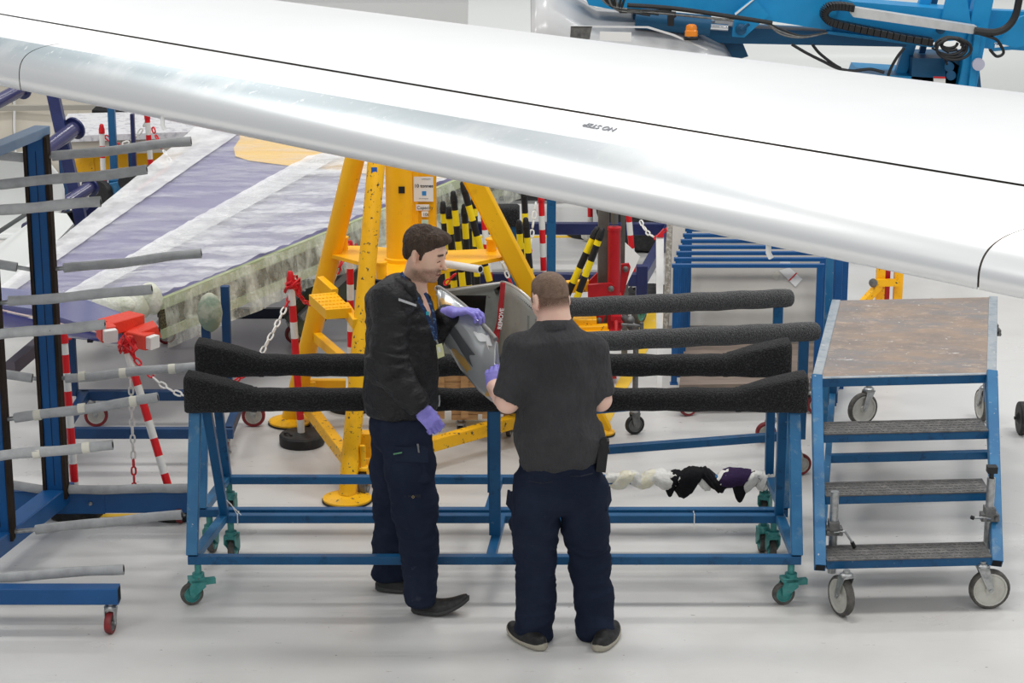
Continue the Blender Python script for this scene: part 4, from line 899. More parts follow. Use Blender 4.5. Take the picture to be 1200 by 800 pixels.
# purple tip with red tape, lower left
tip = thing('taped_tip', 'blue-purple aircraft tip piece with red tape and white foam on its end, left', 'aircraft part', (-2.3, 12.3, 0))
bp2 = mat('blue_purple_gloss', (.055, .055, .26), .16, coat=.6, mottle=(2, (.08, .08, .32), .4, .7))
tt = mat('lavender_top_paint', (.13, .14, .34), .22, coat=.4)
T_ = lambda px, py, D: P(px, py, D)
top = [T_(-20, 335, 12.9), T_(62, 342, 12.85), T_(104, 352, 12.6), T_(160, 373, 12.3), T_(178, 384, 12.15), T_(168, 392, 12.0), T_(140, 392, 11.95), T_(84, 376, 12.05), T_(40, 362, 12.15), T_(-20, 354, 12.2)]
b = MB(); b.prism(top, (0, 0, -.035)); obj('upper_skin', b, tt, tip)
def belly(u, v):
    a = V(T_(-20, 354, 12.2)).lerp(V(T_(148, 393, 11.95)), u); q = math.sin(math.pi * min(1, v * .9)); 
    return a + V((0, -.06 * math.sin(math.pi * v) + .28 * v, -.03 - .17 * (1 - u * .65) * math.sin(v * math.pi / 2)))
b = MB(); b.grid(belly, 24, 12); o = obj('lower_skin', b, bp2, tip, ang=0); mdf = o.modifiers.new('t', 'SOLIDIFY'); mdf.thickness = .01
b = MB(); b.path([belly(i / 12, 0) + V((0, -.004, .012)) for i in range(13)], .004, 6); plabel(obj('pin_stripe', b, mat('pale_pink_line', (.8, .62, .58), .4), tip), 'thin pale line along the edge')
for (x0, y0, x1, y1) in ((124, 384, 160, 374), (148, 399, 184, 386)):
    a, c = T_(x0, y0, 11.94), T_(x1, y1, 12.12 if x0 == 124 else 12.0); b = MB(); b.beam(a + V((0, 0, .004)), c + V((0, 0, .004)), .13, .07); plabel(obj('tape_band', b, M['tape_r'], tip, ang=20), 'band of red tape')
for (px, py, D, nm) in ((128, 392, 11.86, 0), (176, 400, 11.9, 1)):
    a = T_(px - (6 if nm == 0 else 22), py - (6 if nm == 0 else 5), D + .05); c = T_(px, py, D - .02); b = MB(); b.beam(a, c, .09, .085); plabel(obj('tape_band', b, M['tape_r'], tip, ang=20), 'red tape round a foam block')
    d = (c - a).normalized(); b = MB(); b.beam(c, c + d * .035, .075, .07); plabel(obj('foam_block', b, M['foam_w'], tip), 'white foam end')
b = MB(); b.box(T_(106, 395, 12.1), (.03, .05, .05)); obj('stub', b, M['black'], tip)
b = MB(); b.beam(T_(12, 432, 12.4), T_(52, 398, 12.9), .06, .08); b2_ = obj('stand_leg', b, mat('brown_grey_bar', (.12, .10, .12), .5), tip)

# navy stand with flanged arms, upper left, white cowl pieces
ns = thing('cowl_stand', 'navy steel stand with round flanged arms at the upper left', 'stand', (-3.4, 15.5, 0))
a, c = P(64, 118, 15.6), P(96, 262, 15.4); b = MB(); b.beam(a + (a - c) * .2, c + (c - a) * .9, .08, .08, V((0, 1, 0))); obj('mast', b, M['navy'], ns)
ship = mat('glossy_navy_tube', (.05, .05, .13), .2, coat=.5)
for (x0, y0, x1, y1, D0, D1, r) in ((40, 186, 88, 150, 15.2, 15.6, .055), (62, 248, 106, 219, 14.9, 15.3, .045), (-20, 128, 26, 104, 15.3, 15.7, .05)):
    a, c = P(x0, y0, D0), P(x1, y1, D1); d = (c - a).normalized(); b = MB(); b.tube(a - d * .3, c, r, n=20); ar = obj('arm', b, ship, ns)
    b = MB(); b.lathe(c, d, [(r * 1.05, -.012), (r * 1.5, -.010), (r * 1.5, .006), (r * 1.0, .010)], 20); obj('flange', b, M['navy'], ar)
b = MB(); b.beam(P(62, 172, 15.5), P(80, 168, 15.5), .05, .10); obj('bracket', b, M['navy'], ns)
b = MB(); b.beam(P(60, 280, 15.5), P(112, 262, 15.6), .06, .12); b.beam(P(88, 262, 15.5), P(110, 240, 15.6), .05, .05); obj('foot_frame', b, M['navy'], ns)['label'] = 'dark foot frame'
b = MB(); b.beam(P(75, 257, 15.4), P(160, 236, 16.2), .05, .09); obj('dark_beam', b, M['dark'], ns)
ww = mat('satin_white_cowl', (.74, .76, .74), .3, coat=.2)
def shell(name, label, fn, nu=24, nv=16):
    t = thing(name, label, 'aircraft cowl', fn(.5, 1)); b = MB(); b.grid(fn, nu, nv); o = obj('skin', b, ww, t, ang=0); mdf = o.modifiers.new('t', 'SOLIDIFY'); mdf.thickness = .02; return t
def c1_(u, v):      # rounded white cowl lip
    a = P(-30, 170 + 0 * v, 14.6); r = .52; an = R(100 - 190 * v)
    c = P(22, 228, 14.8); return c + V((-.55 + .55 * u + .30 * math.cos(an) * (1 if u > .2 else .9), .35 * math.cos(an * .5) - .3, .30 * math.sin(an)))
s1 = shell('white_cowl', 'rounded white cowl behind the blue upright at the upper left', c1_)
b = MB(); b.prism([P(-20, 300, 14.3), P(52, 248, 14.5), P(78, 250, 14.6), P(86, 262, 14.55), P(50, 300, 14.3), P(0, 345, 14.1), P(-20, 345, 14.1)], (0, .04, -.02))
t = thing('cowl_section', 'flat white cowl section with a pointed corner between the left rack and the purple flap', 'aircraft cowl', P(20, 345, 14.1)); obj('panel', b, ww, t)
b = MB(); b.prism([P(-20, 282, 14.25), P(36, 246, 14.45), P(38, 249, 14.45), P(-20, 287, 14.25)], (0, -.01, .01)); obj('shadow_gap', b, mat('grey_joint', (.12, .13, .13), .6), t)

# workbench and yellow pipe far left, blue racks behind them
wb = thing('workbench', 'far workbench with a speckled white top behind the red and white posts', 'workbench', (-2.8, 19.2, 0))
def fz2(px, py, z): return F(px, py, z)
b = MB(); q = [fz2(62, 160, .86), fz2(290, 152, .86), fz2(290, 128, .86), fz2(80, 133, .86)]; b.prism(q, (0, 0, -.05)); obj('top', b, mat('speckled_white_top', (.66, .66, .68), .5, mottle=(18, (.42, .42, .46), .5, .65)), wb)
b = MB(); b.prism([q[0] + V((0, .03, -.05)), q[1] + V((0, .03, -.05)), q[1] + V((0, .03, -.17)), q[0] + V((0, .03, -.17))], (0, .03, 0)); obj('apron', b, mat('beige_apron', (.46, .43, .37), .6), wb)
for px in (70, 152, 284):
    p = fz2(px, 160, .86); b = MB(); b.beam((p.x, p.y + .08, 0), (p.x, p.y + .08, .75), .06, .06, V((0, 1, 0))); obj('leg', b, M['blue_d'], wb)
yp = thing('yellow_pipe', 'long thick yellow pipe lying behind the far posts', 'pipe', P(150, 215, 18.9)); a, c = P(84, 192, 18.9), P(232, 182, 18.9)
b = MB(); b.tube(a, c, .10, n=20); obj('pipe', b, M['yellow'], yp); b = MB(); b.lathe(P(110, 190, 18.9), (c - a), [(.108, -.02), (.108, .02)], 20); obj('band', b, M['yellow_w'], yp)
b = MB(); b.beam(ez(P(100, 190, 18.9), .55), ez(P(225, 190, 18.9), .55), .1, .06); obj('cradle', b, M['steel_d'], yp)
for px in (112, 205): p = P(px, 190, 18.9); b = MB(); b.beam(ez(p, 0), ez(p, .56), .07, .07, V((0, 1, 0))); obj('cradle_leg', b, M['steel_d'], yp)
br_k = thing('upright_rack', 'far blue upright frame with rubber wheels beside the purple flap', 'rack', (-2.9, 17.6, 0))
for px, D in ((134, 17.7), (158, 17.8)):
    p = P(px, 200, D); 
    if px == 134: b = MB(); b.beam((p.x, D, .1), (p.x, D, 1.9), .055, .06, V((0, 1, 0))); obj('upright', b, M['blue'], br_k)
    else: b = MB(); b.beam((p.x, D, .1), (p.x, D, 1.1), .03, .05, V((0, 1, 0))); obj('upright', b, M['navy'], br_k)
b = MB(); b.beam(P(128, 215, 17.6), P(150, 214, 17.6), .05, .06); obj('cross_bar', b, M['blue'], br_k)
b = MB(); b.prism([P(126, 216, 17.5), P(146, 212, 17.5), P(138, 240, 17.5), P(130, 246, 17.5)], (0, .04, 0)); obj('gusset', b, M['blue_l'], br_k)
for px, py in ((118, 226), (160, 210)): b = MB(); b.lathe(P(px, py, 17.5), (.5, 1, 0), [(.04, -.03), (.10, -.03), (.105, 0), (.10, .03), (.04, .03)], 20); obj('wheel', b, M['rubber'], br_k)
b = MB(); b.tube(P(146, 214, 17.4), P(186, 198, 17.9), .06); obj('roller', b, M['rubber'], br_k)
for px0 in (118, 134, 153):
    p = P(px0, 135, 19.9); 
bk2 = thing('upright_rack', 'dark topped blue frame just under the wing edge, far left', 'rack', P(128, 205, 19.9)); a, c = P(110, 130, 19.9), P(156, 132, 19.9)
b = MB(); b.beam(a, c, .2, .05); obj('top_bar', b, M['dark'], bk2)
for px in (118, 132, 150): p = P(px, 140, 19.9); b = MB(); b.beam((p.x, 19.9, 0), (p.x, 19.9, p.z + .05), .06 if px < 150 else .03, .05, V((0, 1, 0))); obj('upright', b, M['blue'], bk2)

# ------------------------------------------------------------------ things behind the men: box, felt rack, trolley
bx = thing('equipment_case', 'black case with a white lid behind the post cluster', 'case', (-.5, 15.4, 0))
a, c = P(503, 238, 15.2), P(556, 300, 15.2); b = MB(); b.box(((a.x + c.x) / 2, 15.5, .42), (c.x - a.x, .55, .66)); obj('body', b, M['black'], bx)
b = MB(); b.prism([F(500, 238, .78), F(560, 238, .78), F(545, 222, .82), F(520, 222, .82)], (0, 0, -.03)); obj('lid', b, M['white'], bx)
for s in (-.3, .3): b = MB(); b.box(((a.x + c.x) / 2 + s * .8, 15.5, .05), (.06, .4, .1)); obj('skid', b, M['rubber'], bx)
tb = thing('black_tarpaulin', 'black sheet heaped under the wing edge, behind the leaning yellow leg', 'tarpaulin', (0, 19.8, 0))
b = MB()
def tf(u, v):
    x = -.55 + 1.0 * u; y = 19.5 + 1.2 * v; return V((x, y, .05 + (.86 + .05 * math.sin(u * 9)) * math.sin(math.pi * min(1, .12 + u * .8)) ** .5 * (1 - .25 * v) ** 1 if v > 0 else 0.03))
b.grid(tf, 26, 6); obj('sheet', b, mat('black_sheeting', (.02, .02, .02), .55, bump=(6, .8, .05)), tb, ang=0)
fr_k = thing('padded_trestle', 'blue trestle with a single black felt bar end, behind the yellow jack leg', 'trestle', (0, 15.2, 0))
t_old = t3; 
b = MB(); secs = []
a, c = P(566, 252, 15.3), P(609, 252, 15.3); 
for d, s in ((0, .8), (.03, 1), (.2, 1), (c.x - a.x - .02, 1), (c.x - a.x, .85)):
    secs.append([V((a.x + d, 15.3 + .09 * s * math.copysign(abs(math.cos(t)) ** .6, math.cos(t)), a.z + .075 * s * math.copysign(abs(math.sin(t)) ** .6, math.sin(t)))) for t in [2 * math.pi * j / 18 for j in range(18)]])
b.rings(secs); obj('padded_bar', b, M['felt'], fr_k, ang=50)
for px, D in ((601, 15.3), (646, 15.1)):
    p = P(px, 270, D); h = a.z if px == 601 else 1.35; b = MB(); b.beam((p.x, D, .12), (p.x, D, h), .062, .06, V((0, 1, 0))); obj('post', b, M['blue'], fr_k)
p, q = P(601, 300, 15.3), P(646, 300, 15.1); b = MB(); b.beam(ez(p, .14), ez(q, .14), .05, .05); obj('rail', b, M['blue'], fr_k)
for p in (p, q):
    for s in (-1, 1): caster(fr_k, p.x, p.y + s * .03, .12, .045, .03, R(80), M['steel'], M['rubber'], M['nylon'], .01) if s > 0 else None
nt_ = thing('low_trolley', 'navy low trolley frame with teal caster, behind the red jack', 'trolley', (.9, 16, 0))
zf = .32
fa, fb_, fc, fd = F(560, 327, zf), F(772, 327, zf), F(782, 267, zf), F(560, 267, zf)
fc2 = F(752, 327, zf)
for a, c in ((fa, fc2), (fd, F(785, 268, zf)), (fc2, F(785, 268, zf))): b = MB(); b.beam(a, c, .07, .09); obj('rail', b, M['navy'], nt_)
p = F(757, 292, zf); b = MB(); b.beam((fc2.x, fc2.y, .17), (fc2.x, fc2.y, .42), .08, .08, V((0, 1, 0))); obj('corner_post', b, M['navy'], nt_)
caster(nt_, fc2.x, fc2.y, .25, .085, .045, R(60), M['teal'], M['tyre'], M['teal'], -.03)
g_ = F(782, 286, 0); caster(nt_, g_.x, g_.y, .25, .08, .045, R(60), M['teal'], M['tyre'], M['teal'], -.03); caster(nt_, fa.x, fa.y, .25, .08, .045, R(60), M['teal'], M['tyre'], M['teal'], -.03)
pbb = thing('crumpled_paper', 'small crumpled cream paper on the floor by the far black base', 'paper', F(688, 278, 0)); b = MB(); b.ball(F(688, 276, .05), .05, 8, (1, 1, .9)); arr = np.array(b.v); cc = arr.mean(0); arr = cc + (arr - cc) * (1 + .5 * pnoise(arr * 30)[:, None]); b.v = [tuple(x) for x in arr]; obj('wad', b, M['tape_m'], pbb, smooth=False)
# white kite-shaped plate behind the jack, white board edge, concrete-coloured slab
kp = thing('white_plate', 'white angular plate standing behind the red jack', 'panel', P(740, 340, 14.6)); b = MB(); b.prism([P(730, 282, 14.5), P(750, 301, 14.5), P(734, 334, 14.45), P(729, 336, 14.45)], (0, .02, 0)); obj('plate', b, M['white'], kp, smooth=False); q = P(733, 330, 14.48); b = MB(); b.beam((q.x, 14.5, 0), (q.x, 14.5, q.z + .02), .04, .03, V((0, 1, 0))); obj('prop', b, M['steel_d'], kp)
wbk = thing('white_board', 'narrow white board with a red taped top, left of the grey slab', 'board', P(772, 392, 13.9)); b = MB(); b.prism([ez(P(771, 390, 13.8), 0.0), ez(P(777, 390, 13.8), 0.0), P(778, 278, 14.3), P(769, 278, 14.3)], (0, .03, 0)); obj('board', b, M['white'], wbk, smooth=False)
b = MB(); b.prism([P(769, 278, 14.29), P(778, 278, 14.29), P(778, 268, 14.3)], (0, .03, 0)); obj('tape', b, M['red'], wbk, smooth=False)
slm = mat('grey_beige_slab', (.60, .575, .53), .75, mottle=(2.5, (.54, .515, .47), .4, .7), wear=[(26, (.24, .21, .19), .70, .74), (11, (.56, .54, .50), .66, .74)])
sl = thing('leaning_slab', 'large grey-beige slab standing behind the nested blue frames', 'slab', (1.6, 14.6, 0))
D = 14.45; a = P(783, 398, D); c = P(972, 398, D); zt = 1.35
b = MB(); b.prism([(a.x, D, a.z + .0), (c.x + .10, D, a.z), (c.x + .10, D + .25, zt), (a.x + .04, D + .25, zt)], (0, .05, 0)); obj('slab', b, slm, sl, smooth=False)
b = MB(); b.prism([(a.x - .035, D - .004, a.z), (a.x - .002, D - .004, a.z), (a.x + .038, D + .246, zt), (a.x + .005, D + .246, zt)], (0, .058, 0)); plabel(obj('slab_edge', b, mat('speckled_edge', (.30, .28, .24), .8, mottle=(60, (.55, .53, .48), .45, .6)), sl, smooth=False), 'rough speckled edge')
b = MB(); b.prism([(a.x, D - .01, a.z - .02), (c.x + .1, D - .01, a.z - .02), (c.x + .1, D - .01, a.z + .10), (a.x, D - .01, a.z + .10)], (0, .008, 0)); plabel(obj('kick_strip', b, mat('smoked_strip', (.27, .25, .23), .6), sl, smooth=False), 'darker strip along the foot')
b = MB(); b.beam((a.x + .1, D + .1, 0), (c.x, D + .1, 0.0), .12, .3); b.v = [(x, y, max(0, z)) for x, y, z in b.v]; obj('foot', b, M['steel_d'], sl)
def onslab(px, py):
    n = V((0, -(zt - a.z), .25)).normalized(); d = ray(px, py); o_ = V((0, 0, CAM_H)); t = ((V((0, D, a.z)) - o_).dot(n)) / d.dot(n); return o_ + d * t + n * .004
for pts, nm, mm in (([(913, 317), (925, 313), (940, 327), (932, 336)], 'label', M['paper']), ([(904, 324), (910, 318), (914, 321), (910, 328)], 'tape_piece', M['tape_m']), ([(915, 304), (925, 304), (928, 313), (912, 312)], 'tape_piece', M['paper'])):
    b = MB(); b.prism([onslab(*p) for p in pts], (0, -.002, 0)); o = obj(nm, b, mm, sl, smooth=False)
b = MB(); b.prism([onslab(924, 328) + V((0, -.004, 0)), onslab(933, 319) + V((0, -.004, 0)), onslab(934, 320) + V((0, -.004, 0)), onslab(925, 329) + V((0, -.004, 0))], (0, -.001, 0)); obj('print_line', b, M['red'], sl, smooth=False)
# seven nested blue frames on a plywood deck
nf = thing('plywood_deck', 'brown plywood base board under the nested blue frames', 'base board', (1.4, 13.8, 0))
b = MB(); dk0 = [F(796, 451, .20), F(960, 448, .20), F(965, 402, .20), F(802, 404, .20)]; b.prism(dk0, (0, 0, -.025)); obj('deck', b, mat('brown_deck_ply', (.20, .155, .125), .6, mottle=(5, (.26, .20, .16), .4, .65, (1, 6, 1))), nf)
for px, py in ((799, 486), (958, 484), (960, 430), (806, 432)):
    g_ = F(px, py, 0); 
for p in dk0:
    caster(nf, p.x + (.04 if p.x < 1.4 else -.04), p.y, .175, .058, .035, R(20), M['steel'], M['redw'], M['nylon'], .02)
for i in range(7):
    D = 13.42 + .165 * i; xl = P(790 + 2.6 * i, 318 - 7.6 * i, D).x; xr = P(963 + 3.4 * i, 318 - 7.6 * i, D).x; z = .93
    order = ['frontmost', 'second', 'third', 'fourth', 'fifth', 'sixth', 'rearmost'][i]
    t = thing('hoop_trestle', f'thin blue hoop frame, {order} of the seven nested before the grey slab', 'frame', ((xl + xr) / 2, D, .2), 'nested blue frames')
    b = MB(); b.beam((xl - .015, D, z), (xr + .015, D, z), .03, .022); obj('top_rail', b, M['blue_r'], t)
    for x, s in ((xl, 1), (xr, -1)): b = MB(); b.beam((x + s * .012, D, .18), (x + s * .012, D, z - .01), .036, .03, V((0, 1, 0))); obj('post', b, M['blue_r'], t)
    for x in (xl + .012, xr - .012): b = MB(); b.box((x, D, .178), (.05, .05, .008)); obj('foot', b, M['blue_r'], t)
# two darker posts and a worn one to the right of the nested frames
pp = thing('blue_stand', 'blue stand of tall posts behind the left corner of the plywood deck', 'stand', P(975, 480, 13.2))
for px, D, w_, m_ in ((971.5, 13.0, .042, 'blue_l'), (982, 13.6, .05, 'blue_r'), (990, 13.9, .035, 'blue_r')):
    x = P(px, 330, D).x; b = MB(); b.beam((x, D, .0), (x, D, 1.15), w_, .04, V((0, 1, 0))); obj('post', b, M[m_], pp)
b = MB(); b.beam((P(971.5, 330, 13.0).x, 13.0, .12), (P(990, 330, 13.9).x, 13.9, .12), .05, .05); obj('foot_rail', b, M['blue_l'], pp)
# small yellow jack behind the platform
yj = thing('yellow_mini_jack', 'small yellow jack seen just above the far edge of the step platform', 'jack', F(1040, 385, 0)); D = F(1040, 385, 0).y
def vb(px0, px1, y0, y1, m, nm, dp=.05, off=0):
    a, c = P(px0, y0, D + off), P(px1, y1, D + off); b = MB(); b.box(((a.x + c.x) / 2, D + off, (a.z + c.z) / 2), (c.x - a.x, dp, a.z - c.z)); return obj(nm, b, m, yj)
vb(1028, 1034, 300, 385, M['yellow_w'], 'upright'); vb(1049, 1055, 300, 385, M['yellow_w'], 'upright'); vb(1035, 1040, 296, 384, M['redm'], 'ram', .04, .03); vb(1022, 1053, 327, 335, M['yellow_w'], 'cross_plate', .03, -.05); vb(1026, 1056, 376, 387, M['yellow_w'], 'base')
b = MB(); b.beam(P(1034, 330, D - .02), P(1005, 362, D - .1), .05, .05); obj('strut', b, M['yellow_w'], yj); b = MB(); b.lathe(P(1023, 331, D - .07), (0, -1, 0), [(.03, 0), (.03, .02), (.012, .03)], 14); obj('pivot', b, M['steel_d'], yj)
b = MB(); b.beam(F(985, 388, .04), F(1075, 388, .04), .2, .07); obj('base', b, M['yellow_w'], yj)
# ------------------------------------------------------------------ blue articulated boom lift, top right
bl = thing('boom_lift', 'bright blue articulated boom lift with a grey hood at the top right', 'boom lift', (3, 18, 0)); LD = 18.0
def L3(px, py, o=0): return P(px, py, LD + o)
def poly(nm, pts, m, th=.3, o=0, parent=bl, lab=None, smooth=False):
    b = MB(); b.prism([L3(x, y, o) for x, y in pts], (0, th, 0)); q = obj(nm, b, m, parent, smooth=smooth)
    if lab: q['label'] = lab
    return q
poly('upper_boom', [(672, -30), (690, 6), (722, 12), (760, 10), (860, 18), (975, 36), (985, -4), (860, -20), (700, -40)], M['lift'], .35)
poly('upper_boom', [(975, -6), (1000, 2), (1148, 14), (1148, 45), (1090, 50), (975, 36)], M['lift'], .30, .04)
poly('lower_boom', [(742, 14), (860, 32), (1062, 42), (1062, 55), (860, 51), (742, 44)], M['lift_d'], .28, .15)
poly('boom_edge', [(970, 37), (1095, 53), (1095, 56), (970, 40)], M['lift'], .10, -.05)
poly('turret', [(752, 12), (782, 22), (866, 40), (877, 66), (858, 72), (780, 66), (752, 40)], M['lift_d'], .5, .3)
poly('pivot_plate', [(861, 16), (884, -2), (901, 18), (872, 44), (858, 43)], M['lift'], .06, -.12)
b = MB(); q = L3(868, 34, -.13); b.lathe(q, (0, -1, 0), [(.045, 0), (.045, .03), (.02, .045)], 12); b.tube(q + V((0, -.05, 0)), q + V((.06, -.05, .05)), .015); obj('pivot_pin', b, M['lift_d'], bl)
poly('pivot_edge', [(861, 16), (884, -2), (886, -2), (862, 18)], M['white'], .01, -.135)
b = MB(); b.tube(L3(745, 22, -.05), L3(832, 30, -.05), .08, n=16); obj('ram_cylinder', b, M['lift_d'], bl)
b = MB(); b.tube(L3(832, 31, -.05), L3(853, 32.5, -.05), .028, n=12); obj('ram_rod', b, mat('chromed_rod', (.8, .82, .84), .15, 1), bl)
poly('white_gap', [(838, 24), (861, 24), (861, 30), (838, 30)], M['white'], .05, .12)
# grey hood
hood = mat('grey_moulded_hood', (.50, .505, .51), .25, coat=.4, mottle=(2, (.58, .58, .58), .4, .7))
def hd(u, v):
    px = [622, 628, 640, 662, 700, 760, 800, 830, 852, 862]; tp = [-2, -12, -16, -4, 20, 24, 32, 44, 56, 72]
    k = u * 9; i = min(8, int(k)); f = k - i; f = f * f * (3 - 2 * f) * .4 + f * .6; x = px[i] * (1 - f) + px[i + 1] * f; y = tp[i] * (1 - f) + tp[i + 1] * f
    an = v * math.pi / 2; top = L3(x, y, -.1); bot = L3(x, 110, -.5)
    return V((top.x, LD + .5 - .75 * math.sin(an), bot.z + (top.z - bot.z) * (math.cos(an) ** .55 if v < 1 else 0) + .0))
b = MB(); b.grid(hd, 40, 20); o = obj('hood', b, hood, bl, ang=0); mdf = o.modifiers.new('t', 'SOLIDIFY'); mdf.thickness = .02
poly('vent_recess', [(669, 31), (694, 31), (691, 46), (668, 46)], M['steel_d'], .03, -.34, lab='recessed vent in the hood')
poly('hood_label', [(703, 37), (740, 38), (740, 49), (703, 47)], M['paper'], .012, -.345, lab='white label on the hood')
poly('hood_line', [(669, 30), (760, 31), (790, 40), (830, 58), (828, 59), (788, 42), (758, 33), (669, 32)], mat('pale_grey_seam', (.7, .7, .7), .4), .01, -.34)
bc = L3(810, 44, -.35); b = MB(); b.lathe(bc, (0, .1, 1), [(.055, -.02), (.062, 0), (.05, .01)], 18); bo = obj('beacon_base', b, M['black'], bl)
b = MB(); b.lathe(bc + V((0, 0, .01)), (0, .1, 1), [(.052, 0), (.052, .04), (.044, .05), (.046, .06), (.040, .085), (.02, .095)], 18); obj('beacon_lens', b, mat('orange_lens', (.80, .24, .01), .25, coat=.6), bo)
b = MB(); b.box(L3(786, 24, -.3), (.05, .05, .08)); b.tube(L3(786, 22, -.3), L3(792, 18, -.3), .012); obj('latch', b, M['black'], bl)
# energy chain and tray
poly('cable_tray', [(992, 10), (1002, 9), (1145, 31), (1140, 40), (1000, 20)], mat('galvanised_tray', (.62, .63, .62), .4, .3, mottle=(6, (.5, .5, .5), .4, .7)), .12, -.2)
cpts = [L3(x, y, -.17) for x, y in ((1000, 9), (985, 7), (972, 8), (966, 14), (967, 21), (975, 26), (1000, 32), (1030, 38), (1060, 44), (1092, 49))]
def cat(pts, n):
    out = []
    for i in range(len(pts) - 1):
        p0, p1, p2, p3 = pts[max(i - 1, 0)], pts[i], pts[i + 1], pts[min(i + 2, len(pts) - 1)]
        for k in range(n): t = k / n; out.append(.5 * ((2 * p1) + (p2 - p0) * t + (2 * p0 - 5 * p1 + 4 * p2 - p3) * t * t + (3 * p1 - p0 - 3 * p2 + p3) * t ** 3))
    return out + [pts[-1]]
cc_ = cat(cpts, 4)
for i in range(len(cc_) - 1):
    a, c = cc_[i], cc_[i + 1]; d = (c - a); b = MB(); b.beam(a + d * .06, c - d * .06, .16, .055, V((0, 0, 1)).cross(V((0, 1, 0))) if abs(d.normalized().z) > .9 else V((0, 0, 1))); obj('chain_link', b, M['black'], bl)
def hose(pts, r=.012, m=M['black'], o=-.25):
    b = MB(); b.path(cat([L3(x, y, o) for x, y in pts], 6), r, 8); obj('hose', b, m, bl)
hose([(1195, -5), (1190, 18), (1180, 32), (1165, 38), (1142, 36)], .03); hose([(1142, 38), (1165, 45), (1172, 52), (1176, 62), (1168, 66), (1160, 58)], .012)
for k in range(6):
    cx, cy, r = 1112 + 3 * (k % 3), 50 + 1.5 * k, 8 + 1.5 * k; hose([(cx + r * 1.3 * math.cos(a), cy + r * .8 * math.sin(a)) for a in [j * .7 + k for j in range(9)]], .012, M['black'], -.26 - .01 * k)
for k in range(3): hose([(898, 26), (915, 34 + 3 * k), (940, 42 + k), (970, 38)], .008, M['steel_d'] if k else M['black'])
hose([(928, 52), (945, 62), (965, 72), (982, 80), (1000, 83), (1020, 81), (1036, 85)]); hose([(952, 52), (960, 62), (975, 74), (985, 80)]); hose([(1060, 56), (1052, 66), (1044, 80), (1040, 92)]); hose([(1092, 56), (1104, 64), (1110, 76)], .008)
for k in range(9): hose([(700 + 4 * k, -10 + k), (712 + 2 * k, 5 + k), (735, 11 + (k % 4)), (752 + 5 * k, 12 + (k * 3) % 7)], .010, M['black'] if k % 3 else M['steel_d'])
hose([(735, 6), (790, 10), (860, 20), (905, 27)], .018); hose([(735, 12), (800, 18), (860, 24)], .010, M['steel_d'])
# risers at the right
def riser(x0, y0, x1, y1, w_, m, o=0, nm='riser'):
    b = MB(); b.beam(L3(x0, y0, o), L3(x1, y1, o), w_, w_ * .9, V((0, 1, 0))); return obj(nm, b, m, bl)
riser(1088, -12, 1046, 112, .09, M['lift'], .3); riser(1098, -12, 1068, 112, .05, M['lift_d'], .4); riser(1066, 50, 1056, 112, .07, M['lift_d'], .35)
riser(1154, -14, 1128, 120, .15, M['lift'], .05); riser(1136, -14, 1145, 30, .10, M['lift'], .2, 'strut'); riser(1146, 30, 1137, 110, .05, M['lift'], -.05)
poly('link_plate', [(1112, -10), (1132, -10), (1138, 28), (1104, 22)], M['lift'], .06, -.02); poly('link_plate', [(1142, 20), (1160, 12), (1210, 14), (1210, 60), (1180, 58), (1142, 56)], M['lift'], .12, .1)
poly('link_plate', [(1168, 50), (1196, 20), (1215, 15), (1215, 50), (1190, 56)], M['lift'], .05, -.1)
b = MB(); b.tube(L3(1165, 53, -.02), L3(1215, 47, -.02), .022, n=12); obj('link_rod', b, mat('chromed_rod', (.8, .82, .84), .15, 1), bl)
poly('riser_base', [(1108, 76), (1122, 66), (1146, 62), (1150, 104), (1108, 104)], M['lift_d'], .3, .1); poly('chassis_deck', [(1010, 86), (1108, 92), (1108, 112), (1000, 112)], M['lift'], .6, .1)
poly('warning_label', [(1094, 89.5), (1108, 90), (1108, 100), (1094, 99)], M['paper'], .01, -.02, lab='white warning label with a red band'); poly('warning_band', [(1094, 89.5), (1108, 90), (1108, 92), (1094, 91.5)], M['red'], .006, -.03)
for px, pc in ((1112, 78), (1114, 88), (1102, 34)): b = MB(); b.lathe(L3(px, pc, -.0), (0, -1, 0), [(.04, 0), (.04, .02), (.02, .03)], 12); obj('pivot_pin', b, M['lift_d'], bl)
b = MB(); b.lathe(L3(1146, 75, -.1), (0, -1, 0), [(.05, 0), (.05, .03), (.03, .03)], 16); obj('guide_roller', b, mat('pale_lavender_roller', (.5, .5, .62), .4), bl)
# chassis hidden by the wing, still on its wheels
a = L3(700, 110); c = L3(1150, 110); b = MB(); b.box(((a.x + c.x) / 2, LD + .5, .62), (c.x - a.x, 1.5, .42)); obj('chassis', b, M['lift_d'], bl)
b = MB(); b.box((a.x + .45, LD + .35, 1.05), (.9, .9, .55)); obj('counterweight', b, hood, bl)
b = MB(); b.box((c.x - .3, LD + .35, 1.05), (.5, .5, .9)); obj('turret', b, M['lift_d'], bl)
for x in (a.x + .4, c.x - .4):
    for y in (LD - .25, LD + 1.25):
        b = MB(); b.lathe((x, y, .42), (0, 1, 0), [(.2, -.13), (.40, -.13), (.42, -.09), (.42, .09), (.40, .13), (.2, .13)], 28); wl_ = obj('wheel', b, M['rubber'], bl)
        b = MB(); b.lathe((x, y, .42), (0, 1, 0), [(.08, -.14), (.2, -.10), (.2, .10), (.08, .14)], 20); obj('hub', b, M['white'], wl_)
b = MB(); b.tube(L3(1160, 52, .2), L3(1300, 40, .3), .06); obj('jib', b, M['lift'], bl)
